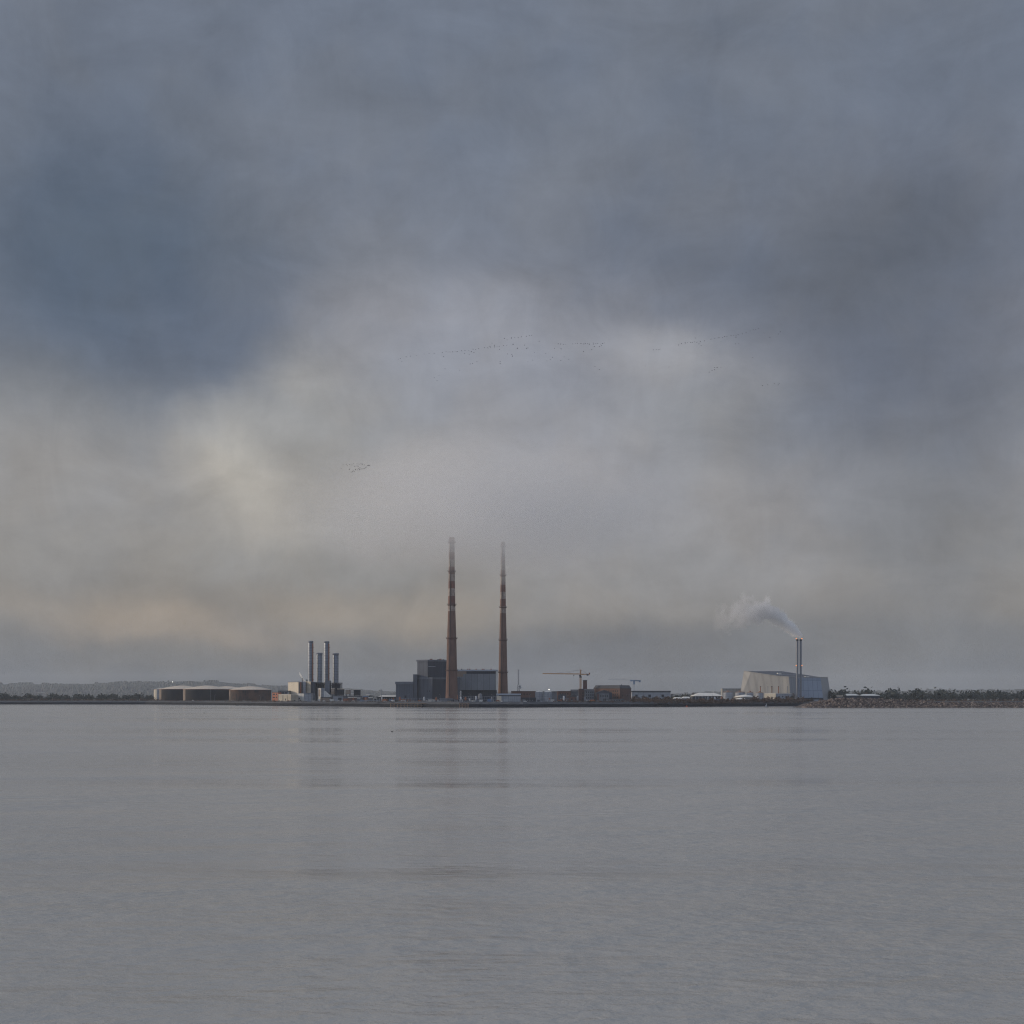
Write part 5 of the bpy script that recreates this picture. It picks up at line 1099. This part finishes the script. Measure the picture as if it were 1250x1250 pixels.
# slow drift of the cloud edges
n1 = nd(nt, 'ShaderNodeTexNoise', i_Scale=9., i_Detail=6., i_Roughness=.58); nt.links.new(g, n1.inputs['Vector'])
sx = nd(nt, 'ShaderNodeSeparateXYZ'); nt.links.new(g, sx.inputs[0])
az = mathn(nt, 'MULTIPLY', mathn(nt, 'ARCTAN2', sx.outputs[0], sx.outputs[1]), F)
el = mathn(nt, 'MULTIPLY', mathn(nt, 'ARCSINE', sx.outputs[2]), F)
cb = nd(nt, 'ShaderNodeCombineXYZ'); nt.links.new(az, cb.inputs[0]); nt.links.new(el, cb.inputs[1])
wv = nd(nt, 'ShaderNodeVectorMath', operation='SUBTRACT'); nt.links.new(n1.outputs['Color'], wv.inputs[0]); wv.inputs[1].default_value = (.5, .5, .5)
ws = nd(nt, 'ShaderNodeVectorMath', operation='MULTIPLY'); nt.links.new(wv.outputs[0], ws.inputs[0]); ws.inputs[1].default_value = (150, 100, 0)
wa = nd(nt, 'ShaderNodeVectorMath', operation='ADD'); nt.links.new(cb.outputs[0], wa.inputs[0]); nt.links.new(ws.outputs[0], wa.inputs[1]); UV = wa.outputs[0]
su = nd(nt, 'ShaderNodeSeparateXYZ'); nt.links.new(UV, su.inputs[0])
rv = mathn(nt, 'DIVIDE', mathn(nt, 'ADD', mathn(nt, 'MULTIPLY', el, .75), mathn(nt, 'MULTIPLY', su.outputs[1], .25)), 3000., clamp=True)
ramp = nd(nt, 'ShaderNodeValToRGB'); nt.links.new(rv, ramp.inputs[0]); E = ramp.color_ramp; E.interpolation = 'EASE'
stops = [(0, (95, 100, 107)), (30, (102, 106, 112)), (70, (119, 120, 122)), (110, (137, 134, 131)), (160, (145, 143, 141)), (250, (151, 150, 151)), (350, (147, 148, 151)), (440, (140, 142, 150)), (530, (122, 128, 140)), (700, (112, 120, 134)), (1000, (116, 124, 138)), (1500, (150, 155, 164)), (2990, (168, 172, 178))]
while len(E.elements) > 1: E.elements.remove(E.elements[-1])
for i, (a, c) in enumerate(stops):
    e = E.elements[0] if i == 0 else E.elements.new(a / 3000); e.position = a / 3000; e.color = (*srgb(*c), 1)
col = ramp.outputs[0]
def blob(px, py, rx, ry, c, amt, rot=0.):
    global col
    a = math.atan((px - HX) / F); u0 = a * F; v0 = math.atan((HY - py) / F * math.cos(a)) * F
    mp = nd(nt, 'ShaderNodeMapping', vector_type='TEXTURE'); nt.links.new(UV, mp.inputs[0])
    mp.inputs['Location'].default_value = (u0, v0, 0); mp.inputs['Rotation'].default_value = (0, 0, math.radians(rot)); mp.inputs['Scale'].default_value = (rx, ry, 1e6)
    gr = nd(nt, 'ShaderNodeTexGradient', gradient_type='SPHERICAL'); nt.links.new(mp.outputs[0], gr.inputs[0])
    col = mix(nt, mathn(nt, 'MULTIPLY', sm(nt, gr.outputs[1], 0, .85), amt), col, srgb(*c))
blob(120, 330, 330, 260, (84, 97, 115), .95); blob(250, 425, 240, 130, (94, 104, 121), .75)
blob(1120, 420, 330, 330, (102, 109, 124), .9); blob(1080, 300, 260, 160, (92, 98, 109), .7)
blob(800, 330, 300, 130, (101, 109, 124), .75)
blob(315, 585, 150, 105, (172, 169, 164), .8, -35); blob(385, 520, 150, 130, (160, 159, 158), .7, 45); blob(400, 620, 260, 110, (158, 155, 151), .6)
blob(640, 470, 260, 190, (147, 150, 159), .7); blob(700, 540, 220, 170, (155, 156, 162), .6); blob(820, 430, 100, 50, (163, 163, 166), .62, -15); blob(310, 585, 80, 55, (180, 176, 169), .6, -35); blob(660, 420, 300, 150, (146, 149, 160), .5); blob(720, 600, 260, 130, (154, 155, 163), .5)
blob(470, 690, 240, 60, (135, 134, 133), .6); blob(190, 765, 260, 50, (164, 152, 139), .6, -6); blob(460, 745, 230, 46, (160, 150, 138), .6, -4)
blob(760, 700, 300, 90, (147, 147, 150), .45); blob(980, 650, 240, 130, (143, 143, 147), .55); blob(760, 800, 330, 50, (112, 115, 121), .75); blob(1050, 790, 260, 90, (117, 120, 125), .7); blob(1120, 650, 160, 200, (122, 124, 128), .5)
blob(260, 812, 330, 34, (122, 122, 122), .6); blob(60, 640, 200, 120, (140, 138, 137), .5)
n2 = nd(nt, 'ShaderNodeTexNoise', i_Scale=13., i_Detail=8., i_Roughness=.62, i_Distortion=.4)
mpz = nd(nt, 'ShaderNodeMapping'); mpz.inputs['Scale'].default_value = (1, 1, 1.8); nt.links.new(g, mpz.inputs[0]); nt.links.new(mpz.outputs[0], n2.inputs['Vector'])
var = mathn(nt, 'ADD', mathn(nt, 'MULTIPLY', mathn(nt, 'SUBTRACT', n2.outputs[0], .5), .62), 1.)
back = mathn(nt, 'ADD', mathn(nt, 'MULTIPLY', sm(nt, sx.outputs[1], .45, -.3), .9), 1.)     # unseen sky behind the viewer, brightened to light the building fronts
n3 = nd(nt, 'ShaderNodeTexNoise', i_Scale=30., i_Detail=8., i_Roughness=.66, i_Distortion=1.8)
mpy = nd(nt, 'ShaderNodeMapping'); mpy.inputs['Rotation'].default_value = (0, math.radians(-32), 0); mpy.inputs['Scale'].default_value = (1, 1, .45); nt.links.new(g, mpy.inputs[0]); nt.links.new(mpy.outputs[0], n3.inputs['Vector'])
var = mathn(nt, 'ADD', var, mathn(nt, 'MULTIPLY', mathn(nt, 'SUBTRACT', n3.outputs[0], .5), .20))
tint = nd(nt, 'ShaderNodeTexNoise', i_Scale=16., i_Detail=3.); nt.links.new(g, tint.inputs['Vector'])
col = mix(nt, 1., col, mix(nt, sm(nt, tint.outputs[0], .36, .64), (1.015, 1.0, .985), (.985, 1.0, 1.025)), 'MULTIPLY')
col = mix(nt, 1., col, mix(nt, sm(nt, sx.outputs[1], .45, -.3), (1, 1, 1), (.93, 1.0, 1.12)), 'MULTIPLY')
k = mathn(nt, 'MULTIPLY', mathn(nt, 'MULTIPLY', var, back), 10.0 * .97)
sc_ = nd(nt, 'ShaderNodeVectorMath', operation='SCALE'); nt.links.new(col, sc_.inputs[0]); nt.links.new(k, sc_.inputs['Scale'])
fin = mix(nt, .03, sc_.outputs[0], sky.outputs[0])
nt.links.new(fin, bg.inputs['Color']); bg.inputs['Strength'].default_value = .1

# ================================================================ CAMERA
cam = bpy.data.cameras.new('camera'); co = bpy.data.objects.new('camera', cam); COL.objects.link(co); S.camera = co
co.location = (0, 0, CH); co.rotation_euler = (math.pi / 2, 0, 0)
cam.sensor_width = 36; cam.lens = 36 * F / 1250; cam.shift_y = (HY - 625) / 1250; cam.clip_start = 1; cam.clip_end = 60000
S.view_settings.view_transform = 'Standard'; S.view_settings.look = 'None'; S.view_settings.exposure = 0; S.view_settings.gamma = 1
S.cycles.volume_bounces = 3; S.cycles.max_bounces = 8; S.cycles.volume_max_steps = 256; S.cycles.use_denoising = True; S.cycles.denoising_prefilter = 'NONE'; S.cycles.sample_clamp_indirect = .8; S.cycles.sample_clamp_direct = 4; S.cycles.use_adaptive_sampling = False; S.cycles.filter_width = 1.2
